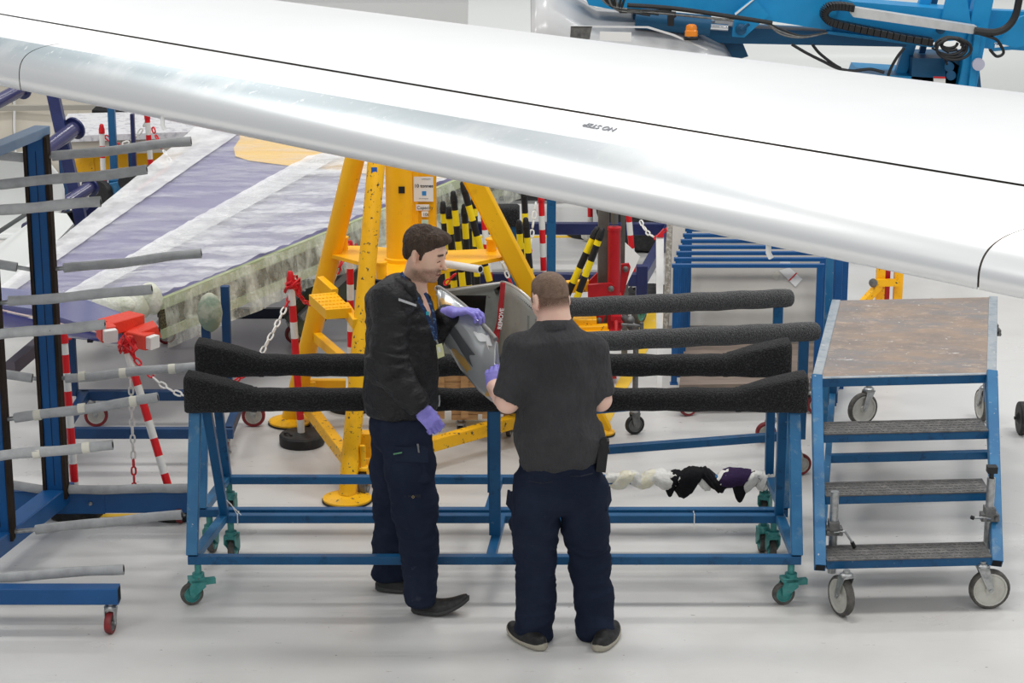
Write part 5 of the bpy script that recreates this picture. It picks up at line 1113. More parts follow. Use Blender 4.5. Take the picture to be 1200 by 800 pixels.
# white aircraft fairing low against the far wall
fz_ = thing('white_fairing', 'long white rounded fairing lying far behind the boom lift', 'aircraft part', (4.5, 26, 0)); b = MB()
def ff(u, v): an = math.pi * v; x = -.5 + 12 * u; return V((x, 26.2 - .9 * math.cos(an), 1.0 * math.sin(an) + .03 * math.sin(u * 5)))
b.grid(ff, 24, 14); obj('skin', b, ww, fz_, ang=0)
# ------------------------------------------------------------------ organic surfaces from blended distance fields
class Field:
    def __init__(s, h): s.h = h; s.ops = []
    def cone(s, p0, p1, r0, r1=None, k=.02, mode='add', flat=None):
        """tapered capsule; flat=(axis vector, factor) widens it along that axis by the factor"""
        s.ops.append(('c', np.array(p0, float), np.array(p1, float), r0, r0 if r1 is None else r1, k, mode, flat)); return s
    def chain(s, pts, rs, k=.02, **kw):
        for i in range(len(pts) - 1): s.cone(pts[i], pts[i + 1], rs[i], rs[i + 1], k, **kw)
        return s
    def ell(s, c, r, rot=None, k=.02, mode='add'):
        s.ops.append(('e', np.array(c, float), np.array(r, float), np.array(rot if rot is not None else Matrix.Identity(3), float), k, mode)); return s
    def plane(s, p, n, c, R_):     # removes what lies on the n side of the plane, within a ball of radius R_ round c
        s.ops.append(('p', np.array(p, float), np.array(V(n).normalized(), float), np.array(c, float), R_)); return s
    def bounds(s):
        lo = np.full(3, 1e9); hi = -lo
        for o in s.ops:
            if o[0] == 'c' and o[6] == 'add':
                q = max(o[3], o[4]) * (o[7][1] if o[7] else 1); lo = np.minimum(lo, np.minimum(o[1], o[2]) - q); hi = np.maximum(hi, np.maximum(o[1], o[2]) + q)
            if o[0] == 'e' and o[5] == 'add': q = o[2].max(); lo = np.minimum(lo, o[1] - q); hi = np.maximum(hi, o[1] + q)
        return lo - .03, hi + .03
    def solve(s):
        h = s.h; lo, hi = s.bounds(); n = np.ceil((hi - lo) / h).astype(int) + 1; F_ = np.ones(n, np.float32)
        ax = [lo[i] + h * np.arange(n[i]) for i in range(3)]
        def win(a, c):
            i0 = np.maximum(0, np.floor((a - lo) / h).astype(int)); i1 = np.minimum(n, np.ceil((c - lo) / h).astype(int) + 1); return tuple(slice(i0[i], i1[i]) for i in range(3))
        for o in s.ops:
            if o[0] == 'c':
                _, p0, p1, r0, r1, k, mode, flat = o; q = max(r0, r1) * (flat[1] if flat else 1) + k + .01
                w_ = win(np.minimum(p0, p1) - q, np.maximum(p0, p1) + q)
                X_, Y_, Z_ = np.meshgrid(*[ax[i][w_[i]] for i in range(3)], indexing='ij', sparse=True)
                d = p1 - p0; L2 = max(d @ d, 1e-12); t = ((X_ - p0[0]) * d[0] + (Y_ - p0[1]) * d[1] + (Z_ - p0[2]) * d[2]) / L2; t = np.clip(t, 0, 1)
                x, y, z = X_ - p0[0] - d[0] * t, Y_ - p0[1] - d[1] * t, Z_ - p0[2] - d[2] * t
                if flat:
                    a = np.array(V(flat[0]).normalized()); m = x * a[0] + y * a[1] + z * a[2]; g_ = 1 - 1 / flat[1]; x = x - a[0] * m * g_; y = y - a[1] * m * g_; z = z - a[2] * m * g_
                v = np.sqrt(x * x + y * y + z * z) - (r0 + (r1 - r0) * t)
            elif o[0] == 'e':
                _, c, r, rot, k, mode = o; q = r.max() + k + .01; w_ = win(c - q, c + q)
                X_, Y_, Z_ = np.meshgrid(*[ax[i][w_[i]] - c[i] for i in range(3)], indexing='ij', sparse=True)
                l = [rot[0, i] * X_ + rot[1, i] * Y_ + rot[2, i] * Z_ for i in range(3)]
                k0 = np.sqrt(sum((l[i] / r[i]) ** 2 for i in range(3))); k1 = np.sqrt(sum((l[i] / r[i] ** 2) ** 2 for i in range(3))); v = k0 * (k0 - 1) / np.maximum(k1, 1e-6)
            else:
                _, p, nn, c, R_ = o; w_ = win(c - R_, c + R_); X_, Y_, Z_ = np.meshgrid(*[ax[i][w_[i]] for i in range(3)], indexing='ij', sparse=True)
                v = (X_ - p[0]) * nn[0] + (Y_ - p[1]) * nn[1] + (Z_ - p[2]) * nn[2]
                ins = np.sqrt((X_ - c[0]) ** 2 + (Y_ - c[1]) ** 2 + (Z_ - c[2]) ** 2) < R_ * .98
                F_[w_] = np.where(ins, np.maximum(F_[w_], v), F_[w_]); continue
            A = F_[w_]
            if mode == 'add': hh = np.maximum(k - np.abs(A - v), 0) / k; F_[w_] = np.minimum(A, v) - hh * hh * k / 4
            else: v = -v; hh = np.maximum(k - np.abs(A - v), 0) / k; F_[w_] = np.maximum(A, v) + hh * hh * k / 4
        return F_, lo
    def mesh(s, disp=None, field=None, thr=0.0):
        F_, lo = field if field is not None else s.solve(); h = s.h; F_ = F_ - thr; ins = F_ < 0
        c8 = [ins[i:ins.shape[0] - 1 + i, j:ins.shape[1] - 1 + j, k:ins.shape[2] - 1 + k] for i in (0, 1) for j in (0, 1) for k in (0, 1)]
        a = c8[0].copy(); o_ = c8[0].copy()
        for c in c8[1:]: a &= c; o_ |= c
        act = o_ & ~a; I = np.argwhere(act); idx = np.full(act.shape, -1, np.int32); idx[act] = np.arange(len(I))
        val = {}
        for i in (0, 1):
            for j in (0, 1):
                for k in (0, 1): val[i, j, k] = F_[I[:, 0] + i, I[:, 1] + j, I[:, 2] + k]
        S_ = np.zeros((len(I), 3)); C_ = np.zeros(len(I))
        for (p, q) in [((i, j, k), (i + (a_ == 0), j + (a_ == 1), k + (a_ == 2))) for a_ in range(3) for i in (0, 1) for j in (0, 1) for k in (0, 1) if (i, j, k)[a_] == 0]:
            A, B = val[p], val[q]; m = (A < 0) != (B < 0); t = np.where(m, A / np.where(m, A - B, 1), 0)
            S_ += m[:, None] * (np.array(p) + (np.array(q) - np.array(p)) * t[:, None]); C_ += m
        Vt = lo + h * (I + S_ / C_[:, None]); faces = []
        for a_ in range(3):
            b_, c_ = (a_ + 1) % 3, (a_ + 2) % 3; sl0 = [slice(None)] * 3; sl1 = [slice(None)] * 3; sl0[a_] = slice(0, -1); sl1[a_] = slice(1, None)
            s0, s1 = ins[tuple(sl0)], ins[tuple(sl1)]; E_ = np.argwhere(s0 != s1); E_ = E_[(E_[:, b_] > 0) & (E_[:, c_] > 0) & (E_[:, b_] < ins.shape[b_] - 1) & (E_[:, c_] < ins.shape[c_] - 1)]
            fl_ = s0[E_[:, 0], E_[:, 1], E_[:, 2]]; Q = []
            for (db, dc) in ((-1, -1), (0, -1), (0, 0), (-1, 0)):
                G = E_.copy(); G[:, b_] += db; G[:, c_] += dc; Q.append(idx[G[:, 0], G[:, 1], G[:, 2]])
            Q = np.stack(Q, 1); Q[~fl_] = Q[~fl_][:, ::-1]; faces.append(Q)
        Fc = np.concatenate(faces)
        Vt = s.relax(Vt, Fc, 2)
        if disp is not None:
            fn = np.cross(Vt[Fc[:, 2]] - Vt[Fc[:, 0]], Vt[Fc[:, 3]] - Vt[Fc[:, 1]]); vn = np.zeros_like(Vt)
            for i in range(4): np.add.at(vn, Fc[:, i], fn)
            vn /= np.linalg.norm(vn, axis=1)[:, None] + 1e-12; Vt = Vt + vn * disp(Vt, vn)[:, None]
        return Vt, Fc
    @staticmethod
    def relax(Vt, Fc, it):
        n = len(Vt); E_ = np.concatenate([Fc[:, [0, 1]], Fc[:, [1, 2]], Fc[:, [2, 3]], Fc[:, [3, 0]]]); deg = np.bincount(E_[:, 0], minlength=n) + np.bincount(E_[:, 1], minlength=n)
        for _ in range(it):
            A = np.stack([np.bincount(E_[:, 0], Vt[E_[:, 1], i], n) + np.bincount(E_[:, 1], Vt[E_[:, 0], i], n) for i in range(3)], 1) / np.maximum(deg, 1)[:, None]; Vt = Vt * .5 + A * .5
        return Vt
def fobj(name, vf, m, parent, keep=None, density=None):
    Vt, Fc = vf
    if density is not None: keep = lambda p: density(p) > .01
    if keep is not None:
        k = keep(Vt); fk = k[Fc].all(1); Fc = Fc[fk]; used = np.unique(Fc); mp = np.full(len(Vt), -1); mp[used] = np.arange(len(used)); Vt = Vt[used]; Fc = mp[Fc]
    me = bpy.data.meshes.new(name); me.vertices.add(len(Vt)); me.vertices.foreach_set('co', np.asarray(Vt, np.float32).ravel())
    me.loops.add(Fc.size); me.polygons.add(len(Fc)); me.polygons.foreach_set('loop_start', np.arange(0, Fc.size, 4, dtype=np.int32)); me.loops.foreach_set('vertex_index', Fc.astype(np.int32).ravel()); me.update(calc_edges=True)
    if density is not None: at_ = me.attributes.new('hair_cover', 'FLOAT', 'POINT'); at_.data.foreach_set('value', np.clip(density(Vt), 0, 1).astype(np.float32))
    me.validate()
    return link_mesh(name, me, m, parent, ang=0)
def ridged(p, f): return 1 - 2 * np.abs(pnoise(p * np.array(f)))

# materials of the people
def skin_m(name, c1, c2):
    m = mat(name, c1, .48, mottle=(14, c2, .4, .7), bump=(220, .12, .002)); b = m.node_tree.nodes['Principled BSDF']; b.inputs['Subsurface Weight'].default_value = .10; b.inputs['Subsurface Radius'].default_value = (.012, .004, .002); return m
skin1 = skin_m('fair_skin', (.96, .63, .47), (.96, .58, .44)); skin2 = skin_m('pale_pink_skin', (.95, .63, .50), (.95, .57, .46))
hair1 = mat('dark_brown_hair', (.050, .030, .020), .55, mottle=(60, (.11, .068, .045), .35, .7, (1, 1, .25)), bump=(90, 1, .02, (1, 1, .3)))
hair2 = mat('short_brown_hair', (.17, .105, .07), .6, mottle=(55, (.26, .17, .12), .35, .7), bump=(160, .8, .008))
def fade(name, c, a): 
    m = mat(name, c, .7, alpha=a); return m
jackm = mat('black_softshell', (.010, .010, .0115), .55, mottle=(7, (.018, .018, .020), .4, .7), bump=(5, .7, .06, (1.3, 1, 1.6))); jackm.node_tree.nodes['Principled BSDF'].inputs['Specular IOR Level'].default_value = .4
polom = mat('charcoal_polo_knit', (.052, .052, .055), .9, sheen=.05, mottle=(5, (.068, .068, .072), .4, .7), bump=(6, .8, .06, (1.8, 1, .8)))
shirtm = mat('black_polo_knit', (.014, .014, .016), .9,  bump=(420, .3, .002))
trm = mat('navy_work_cloth', (.0115, .017, .036), .85,  mottle=(4, (.019, .026, .05), .4, .68), wear=[(13, (.045, .052, .075), .64, .78)], bump=(240, .3, .003))
shoem = mat('black_shoe_upper', (.014, .014, .014), .5, mottle=(30, (.03, .03, .03), .45, .7), bump=(60, .5, .006)); solem = mat('dark_grey_sole', (.05, .05, .05), .7); sole2 = mat('pale_shoe_sole', (.40, .37, .30), .7)

def dmat(name, c, a, scale=60, lo=.3, rough=.75, c2=None):
    m = mat(name, c, rough, alpha=.99, mottle=(40, c2 or c, .4, .7)); nt = m.node_tree; N, L = nt.nodes, nt.links
    at_ = N.new('ShaderNodeAttribute'); at_.attribute_name = 'hair_cover'; n = N.new('ShaderNodeTexNoise'); n.inputs['Scale'].default_value = scale; n.inputs['Detail'].default_value = 4; tc = N.new('ShaderNodeTexCoord'); L.new(tc.outputs['Object'], n.inputs['Vector'])
    r = N.new('ShaderNodeMapRange'); r.inputs[1].default_value = .35; r.inputs[2].default_value = .65; r.inputs[3].default_value = lo * a; r.inputs[4].default_value = a; L.new(n.outputs[0], r.inputs[0])
    x = N.new('ShaderNodeMath'); x.operation = 'MULTIPLY'; L.new(at_.outputs['Fac'], x.inputs[0]); L.new(r.outputs[0], x.inputs[1]); L.new(x.outputs[0], N['Principled BSDF'].inputs['Alpha']); return m
def ss(a, b, x): t = np.clip((x - a) / (b - a), 0, 1); return t * t * (3 - 2 * t)
def frame3(fwd, up):
    f = V(fwd).normalized(); l = V(up).cross(f).normalized(); u = f.cross(l).normalized(); return Matrix((f, l, u)).transposed()
def head_ops(fd, o, Rm, hair=False, ear=True):
    g_ = lambda x, y, z: V(o) + Rm @ V((x, y, z))
    E = lambda c, r, k=.015, mode='add', rot=None: fd.ell(g_(*c), r, Rm @ rot if rot is not None else Rm, k, mode)
    E((-.012, 0, .042), (.096, .077, .086)); E((.020, 0, .02), (.074, .068, .082), .03); E((.030, 0, -.03), (.058, .060, .075), .03)
    fd.cone(g_(-.006, .050, -.050), g_(.058, .026, -.096), .016, .016, .025); fd.cone(g_(-.006, -.050, -.050), g_(.058, -.026, -.096), .016, .016, .025)
    E((.040, 0, -.082), (.042, .036, .026), .025); E((.080, 0, -.097), (.014, .020, .015), .018); E((.078, 0, -.062), (.017, .030, .024), .02)
    for s in (1, -1):
        E((.060, s * .040, -.022), (.022, .020, .026), .025); E((.056, s * .040, .012), (.03, .028, .03), .02)
    fd.cone(g_(.078, -.036, .036), g_(.078, .036, .036), .011, .011, .018)
    for s in (1, -1): E((.097, s * .031, .012), (.015, .017, .011), .012, 'sub')
    fd.cone(g_(.087, 0, .030), g_(.113, 0, -.020), .0075, .0100, .010); E((.118, 0, -.025), (.011, .0105, .0095), .008)
    for s in (1, -1):
        E((.101, s * .012, -.030), (.010, .0075, .0075), .006); E((.077, s * .031, .011), (.012, .0145, .0105), .004)
    E((.0945, 0, -.0580), (.0095, .021, .0052), .005); E((.0925, 0, -.0705), (.0095, .018, .0062), .005)
    E((.100, 0, -.0640), (.010, .022, .0016), .003, 'sub')
    if ear:
        for s in (1, -1):
            rt2 = Matrix.Rotation(R(s * 22), 3, 'Z') @ Matrix.Rotation(R(-10), 3, 'Y')
            E((-.014, s * .085, .004), (.020, .0075, .034), .005, rot=rt2); E((-.007, s * .092, .006), (.011, .007, .020), .003, 'sub', rt2); E((-.006, s * .081, -.025), (.009, .007, .010), .005)
    return g_
def hand_chain(W, f, n, side, curls, thumb, sc_=1.0, spread=.02):
    """finger joints of one hand: W wrist, f along the hand, n where the palm faces, side=+1/-1 thumb side along f x n"""
    f = V(f).normalized(); n = (V(n) - f * V(n).dot(f)).normalized(); s = f.cross(n) * side; W = V(W); out = []
    for i in range(4):
        b = W + f * (.092 - .004 * abs(i - 1.3)) * sc_ + s * ((1.5 - i) * .0205) * sc_; d = (f + s * (1.5 - i) * spread * 2).normalized(); pts = [W + f * .02 * sc_ + s * ((1.5 - i) * .012), b]; a = 0
        for L_, c in zip((.044, .027, .021), curls[i]):
            a += c; q = d * math.cos(a) + n * math.sin(a); b = b + q * (L_ * (1, 1.08, 1, .8)[i]) * sc_; pts.append(b)
        out.append(pts)
    t0 = W + f * .022 * sc_ + s * .024 * sc_; t1 = t0 + (f * thumb[0][0] + s * thumb[0][1] + n * thumb[0][2]).normalized() * .042 * sc_; t2 = t1 + (f * thumb[1][0] + s * thumb[1][1] + n * thumb[1][2]).normalized() * .032 * sc_; t3 = t2 + (f * thumb[2][0] + s * thumb[2][1] + n * thumb[2][2]).normalized() * .026 * sc_
    out.append([t0, t1, t2, t3]); return out
def hand_ops(fd, W, f, n, fingers, g_=1.0, add=0.0):
    f = V(f).normalized(); n = (V(n) - f * V(n).dot(f)).normalized(); s = f.cross(n); W = V(W)
    fd.cone(W - f * .03, W + f * .01, .025 + add, .024 + add, .015, flat=(s, 1.2)); fd.cone(W + f * .02, W + f * .078, .017 + add, .0155 + add, .018, flat=(s, 2.35))
    for i, p in enumerate(fingers):
        r = (.0088, .0092, .0088, .0078, .0105)[i] * g_ + add
        fd.chain(p, [r * 1.25] + [r, r * .98, r * .92, r * .82][:len(p) - 1] if i < 4 else [r * 1.5, r * 1.15, r, r * .85], .006)
    return fd
def shoe(parent, heel, fwd, pitch, L_=.30, solemat=None, toe_up=0, upm=None):
    f = V(fwd); f.z = 0; f.normalize(); Rz = frame3(f, (0, 0, 1)) @ Matrix.Rotation(-pitch, 3, 'Y'); heel = V(heel); n = 22; S1 = []; S2 = []
    for i in range(n + 1):
        t = i / n; x = L_ * t; w_ = .033 + .016 * math.sin(math.pi * min(1, t * 1.0) ** .9) + .008 * math.sin(math.pi * t) * t; e = min(1, math.sqrt(max(0, 1 - abs((t - .5) / .5) ** 7))); w_ *= max(.30, e ** .8)
        spring = .016 * max(0, (t - .62) / .38) ** 2 + .006 * max(0, (.12 - t) / .12) ** 2 + toe_up * max(0, t - .45) ** 1.4
        th = .024 + .010 * max(0, 1 - t * 2.2); top = spring + th; bt = spring
        if t < .34: hh = .088 - .012 * math.sin(t / .34 * math.pi)
        else: q = (t - .34) / .66; hh = .088 - .034 * q ** .75 - .004 * q ** 6
        hh = max(.5, e ** .4) * hh
        sec = []; m = 16
        for j in range(m): a = 2 * math.pi * j / m; sec.append(V((x, w_ * 1.06 * math.copysign(abs(math.cos(a)) ** .6, math.cos(a)), spring + th / 2 + th / 2 * math.copysign(abs(math.sin(a)) ** .4, math.sin(a)))))
        S1.append(sec); sec = []
        for j in range(m):
            a = 2 * math.pi * j / m; ca, sa = math.cos(a), math.sin(a); z = top - .006 + (max(0, sa) ** .75) * (hh - th) if sa > 0 else top - .006; wy = w_ * .98 * math.copysign(abs(ca) ** .7, ca) * (1 if sa <= 0 else (1 - .30 * max(0, sa) ** 1.5)); sec.append(V((x * .985 + .002, wy, z)))
        S2.append(sec)
    S2 = [[v for v in s_] for s_ in S2]
    tr_ = lambda S_: [[heel + Rz @ v for v in s] for s in S_]
    b = MB(); b.rings(tr_(S2)); sh = obj('shoe', b, upm or shoem, parent, ang=60); b = MB(); b.rings(tr_(S1)); obj('sole', b, solemat or solem, sh, ang=60)
    b = MB()
    for k in range(4):
        x = L_ * (.42 + .075 * k); zt = .074 - .009 * k; b.path([heel + Rz @ V((x - .004, -.020, zt - .004)), heel + Rz @ V((x, 0, zt + .006)), heel + Rz @ V((x - .004, .020, zt - .004))], .0032, 6)
    obj('laces', b, M['black'], sh)['kind'] = 'stuff'
    return sh

# ================================================================== person in the black jacket (left)
m1 = thing('person', 'person in a black softshell jacket and lilac gloves, side on, looking down, left', 'person', F(485, 705, 0))
def J(px, py, D): return P(px, py, D)
hd1 = J(497.5, 298, 10.31); R1 = frame3(V((math.cos(R(-24)), math.sin(R(-24)), 0)), (0, 0, 1)) @ Matrix.Rotation(R(17), 3, 'Y')
neck1 = J(481, 345, 10.33); pel1 = J(468, 492, 10.34); ch1 = J(471, 385, 10.34)
shR, elR, wrR = J(459, 353, 10.15), J(453, 428, 10.10), J(494, 480, 10.06)
shL, elL, wrL = J(480, 357, 10.50), J(497, 404, 10.50), J(527, 366, 10.36)
hpR, knR, anR = J(471, 500, 10.26), J(487, 592, 10.14), J(494, 690, 10.15)
hpL, knL, anL = J(464, 500, 10.42), J(463, 590, 10.50), J(457, 671, 10.47)
fR = (V((.62, 0, -.78))).normalized(); nR = V((-.35, .9, -.2)); fingR = hand_chain(wrR, fR, nR, 1, [(.45, .75, .6), (.5, .8, .6), (.55, .8, .6), (.6, .8, .6)], [(.9, .35, .5), (1, .05, .4), (1, -.1, .4)])
fL = V((.90, -.10, .12)).normalized(); nL = V((.15, -.1, -.98)); fingL = hand_chain(wrL, fL, nL, 1, [(.25, .55, .55), (.35, .6, .6), (.45, .6, .6), (.5, .7, .6)], [(.75, .55, .55), (.9, .2, .6), (1, .0, .5)])
def body_common(fd, hd, Rm, neck, ch, pel, sh2, el2, wr2, hp2, kn2, an2, lat, fing, handf, handn, girth=1.0):
    head_ops(fd, hd, Rm); nb = V(hd) + Rm @ V((-.018, 0, -.045)); fd.cone(nb, V(neck), .054, .060, .03); fd.cone(V(neck), V(neck) + (V(ch) - V(neck)) * .35, .07, .10, .05, flat=(lat, 1.5))
    fd.chain([V(neck).lerp(V(ch), .45), ch, V(ch).lerp(V(pel), .55), pel], [.105 * girth, .112 * girth, .100 * girth, .11 * girth], .05, flat=(lat, 1.32))
    for sh, el, wr in zip(sh2, el2, wr2): fd.chain([sh, el, wr], [.050, .037, .024], .03)
    for hp, kn, an in zip(hp2, kn2, an2): fd.chain([hp, kn, an], [.075, .048, .034], .04); fd.cone(V(an), V(an) - V((0, 0, .045)), .034, .035, .02)
    for W, fg, f, n in zip(wr2, fing, handf, handn): hand_ops(fd, W, f, n, fg, .82)
lat1 = V((0, 1, 0))
fd = Field(.0033); body_common(fd, hd1, R1, neck1, ch1, pel1, (shR, shL), (elR, elL), (wrR, wrL), (hpR, hpL), (knR, knL), (anR, anL), lat1, (fingR, fingL), (fR, fL), (nR, nL))
fld = fd.solve(); fobj('body', fd.mesh(field=fld), skin1, m1)
loc1 = lambda p: (p - np.array(hd1)) @ np.array(R1)
# stubble, brows, lashes and lips follow the skin a hair's breadth out
def D_(f): return lambda p: f(loc1(p))
beard_d = lambda q: (1 - ss(-.060, -.030, q[:, 2] - .35 * (q[:, 0] - .05) * 1)) * ss(-.035, .012, q[:, 0]) * (1 - ss(.12, .13, q[:, 0])) * ss(-.128, -.112, q[:, 2]) * (1 - .9 * ((np.abs(q[:, 1]) < .019) & (q[:, 2] > -.077) & (q[:, 2] < -.053) & (q[:, 0] > .08)))
fobj('beard', fd.mesh(field=fld, thr=.0010), dmat('short_stubble', (.16, .085, .055), .45, 200, .5), m1, density=D_(beard_d))
mo_d = lambda q: ss(.080, .088, q[:, 0]) * np.exp(-((q[:, 2] + .047) / .0055) ** 2) * (np.abs(q[:, 1]) < .026); fobj('moustache', fd.mesh(field=fld, thr=.0011), dmat('thin_moustache', (.13, .07, .05), .45, 110, .4), m1, density=D_(mo_d))
for sg in (1, -1):
    br_d = lambda q: np.where(q[:, 1] * sg > .010, np.exp(-((q[:, 2] - (.041 - 5.0 * (q[:, 1] * sg - .030) ** 2)) / .0048) ** 2) * (1 - ss(.046, .056, q[:, 1] * sg)) * ss(.010, .016, q[:, 1] * sg) * (q[:, 0] > .04) * 1.2, 0)
    fobj('eyebrow', fd.mesh(field=fld, thr=.0018), dmat('brow_hair', (.035, .020, .014), 1, 90, .75), m1, density=D_(br_d))
    ey_d = lambda q: np.where(np.abs(q[:, 1] * sg - .031) < .0145, np.exp(-((q[:, 2] - (.0035 + 14 * (q[:, 1] * sg - .031) ** 2)) / .0021) ** 2) * (q[:, 0] > .05) * 1.2, 0)
    fobj('eyelash', fd.mesh(field=fld, thr=.0010), dmat('lash_line', (.03, .018, .014), .95, 60, .95), m1, density=D_(ey_d))
lip_d = lambda q: (q[:, 0] > .082) * np.exp(-((q[:, 2] + .0645) / .0085) ** 4) * np.exp(-(q[:, 1] / .021) ** 6)
plabel(fobj('lips', fd.mesh(field=fld, thr=.0009), dmat('lip_pink', (.56, .23, .19), .8, 40, .9, .4), m1, density=D_(lip_d)), 'pink closed lips')
lpl = lambda q: (q[:, 0] > .080) * np.exp(-((q[:, 2] + .0640) / .0018) ** 2) * np.exp(-(q[:, 1] / .021) ** 6); fobj('mouth_line', fd.mesh(field=fld, thr=.0013), dmat('lip_line', (.20, .06, .05), .9, 40, .9), m1, density=D_(lpl))
h = Field(.0035); G = lambda x, y, z: hd1 + R1 @ V((x, y, z))
h.ell(G(-.016, 0, .050), (.101, .0825, .088), R1, .02); h.ell(G(.035, 0, .100), (.062, .058, .034), R1 @ Matrix.Rotation(R(-8), 3, 'Y'), .02); h.ell(G(.070, .01, .098), (.030, .046, .022), R1, .02); h.ell(G(-.07, 0, .0), (.035, .062, .055), R1, .02)
h.plane(G(0, 0, .012), R1 @ V((.66, 0, -.75)), G(0, 0, 0), .25); h.ell(G(.094, 0, .035), (.050, .078, .043), R1, .012, 'sub')
for s in (1, -1):
    h.ell(G(-.012, s * .090, -.002), (.024, .024, .036), R1, .006, 'sub'); h.cone(G(.016, s * .073, .03), G(.014, s * .071, -.006), .0065, .004, .008, flat=(R1 @ V((1, 0, 0)), 1.8))
def hd_disp(p, n):
    q = loc1(p); return .0040 * ridged(q + .3 * pnoise(q * 20)[:, None] * .1, (26, 60, 30)) * (q[:, 2] > .03) + .0022 * ridged(q, (60, 90, 60)) + .010 * np.clip((q[:, 2] - .08) / .05, 0, 1) * pnoise(q * 30)
fobj('hair', h.mesh(hd_disp), hair1, m1)
# jacket
jk_ = Field(.006)
jk_.chain([V(neck1) + V((-.035, 0, .005)), ch1 + V((-.0, 0, .05)), ch1 + V((.0, 0, -.12)), J(470, 455, 10.34), J(470, 500, 10.34)], [.085, .142, .150, .158, .160], .06, flat=(lat1, 1.22))
jk_.chain([shR, elR, wrR], [.070, .064, .047], .035); jk_.cone(shR + V((0, .05, 0)), shL - V((0, .05, 0)), .078, .078, .06)
jk_.chain([J(446, 352, 10.34), J(462, 342, 10.34)], [.06, .05], .05, flat=(lat1, 1.9))
zc1 = J(470, 487.5, 10.2); jk_.plane(zc1, (.05, 0, -1), zc1, .40)
jk_.cone(neck1 + V((.02, -.0, .03)), J(515, 372, 10.28), .056, .050, .02, 'sub', flat=(lat1, 1.15)); jk_.cone(J(515, 372, 10.28), J(519, 400, 10.28), .050, .02, .02, 'sub'); jk_.cone(neck1 + V((0, 0, -.02)), neck1 + V((.03, 0, .12)), .068, .075, .015, 'sub')
jk_.chain([shL, elL, wrL], [.070, .060, .044], .03)
for W, e in ((wrR, elR), (wrL, elL)): d = (W - e).normalized(); jk_.plane(W - d * .012, d, W + d * .04, .075)
def fold(p, n):
    arm = np.exp(-((np.linalg.norm(p - np.array(elR), axis=1) / .15) ** 2)); sh_ = np.exp(-((np.linalg.norm(p - np.array(shR) - (0, 0, -.1), axis=1) / .14) ** 2))
    a = ridged(p + .08 * pnoise(p * 5)[:, None], (9, 5, 15)); b_ = ridged(p @ np.array(Matrix.Rotation(R(35), 3, 'Y')), (6, 5, 22)); c_ = ridged(p + 7, (4.5, 4, 7))
    return .007 * c_ + .016 * a * (.35 + arm + sh_) + .013 * b_ * (.3 + arm) + .002 * ridged(p, (22, 22, 30))
fobj('jacket', jk_.mesh(fold), jackm, m1)
hdf = Field(.005); hdf.chain([J(486, 350, 10.17), J(479, 338, 10.17), J(467, 334, 10.19), J(452, 342, 10.22), J(441, 356, 10.34)], [.012, .022, .028, .034, .034], .03); hdf.chain([J(490, 340, 10.47), J(478, 328, 10.47), J(462, 336, 10.45), J(448, 344, 10.42), J(441, 356, 10.34)], [.012, .022, .028, .034, .034], .03)
hdf.chain([J(478, 330, 10.24), J(468, 328, 10.26), J(462, 334, 10.34), J(468, 326, 10.42)], [.012, .018, .02, .018], .03); hdf.ell(J(444, 362, 10.33), (.045, .125, .05), None, .04); hdf.cone(J(440, 372, 10.27), J(440, 372, 10.40), .028, .028, .03)
fobj('hood', hdf.mesh(lambda p, n: .006 * ridged(p, (10, 8, 12)) + .0025 * ridged(p, (26, 20, 30))), jackm, m1)
st = Field(.006); st.chain([V(neck1) + V((.0, 0, .01)), ch1 + V((.01, 0, .06)), ch1 + V((.02, 0, -.08))], [.066, .112, .128], .05, flat=(lat1, 1.2)); st.cone(neck1 + V((-.01, 0, .02)), neck1 + V((.0, 0, .045)), .068, .064, .02); st.chain([neck1 + V((.045, -.045, .02)), neck1 + V((.075, -.02, -.015)), neck1 + V((.085, .0, -.05))], [.02, .018, .010], .015)
st.cone(neck1 + V((.01, 0, .03)), neck1 + V((.03, 0, .12)), .058, .062, .008, 'sub')
fobj('shirt', st.mesh(lambda p, n: .003 * ridged(p, (10, 10, 14))), shirtm, m1)
b = MB(); b.prism([J(467, 349.0, 10.085), J(488, 356.5, 10.095), J(488, 359, 10.09), J(467, 352.0, 10.08)], (0, -.004, 0)); plabel(obj('reflective_strip', b, mat('silver_reflective', (.55, .56, .57), .35, .4), m1), 'silver strip across the chest')
b = MB(); b.path([J(514.5, 463, 10.20), J(515, 470, 10.19), J(514, 476, 10.19)], .005, 6); obj('zip_pull', b, M['steel'], m1)
lan = mat('blue_lanyard', (.012, .035, .12), .6, mottle=(60, (.10, .20, .38), .55, .62))
def ribbon(nm, pts, w_, m, parent, d_=(0, -1, .25)):
    pts = cat([V(p) for p in pts], 4); b = MB(); n_ = V(d_).normalized(); rs = []
    for i, p in enumerate(pts):
        t = (pts[min(i + 1, len(pts) - 1)] - pts[max(i - 1, 0)]).normalized(); s = t.cross(n_).normalized(); rs.append([p + s * w_, p - s * w_, p - s * w_ + n_ * .003, p + s * w_ + n_ * .003])
    b.rings(rs); return obj(nm, b, m, parent)
ln_ = ribbon('lanyard', [J(470, 319, 10.255), J(477, 331, 10.215), J(487, 346, 10.185), J(497, 362, 10.165), J(505, 380, 10.165), J(511, 398, 10.17)], .0085, lan, m1)
ribbon('lanyard_strap', [J(498, 343, 10.21), J(504, 356, 10.19), J(509, 374, 10.18), J(511.5, 398, 10.175)], .0075, lan, ln_)
b = MB(); b.box(J(501, 367, 10.155), (.014, .008, .016)); plabel(obj('clip', b, mat('turquoise_clip', (.02, .45, .55), .4), ln_), 'turquoise clip')
b = MB(); b.beam(J(511, 398, 10.165), J(513, 403, 10.16), .008, .006); obj('badge_clip', b, M['steel'], m1)
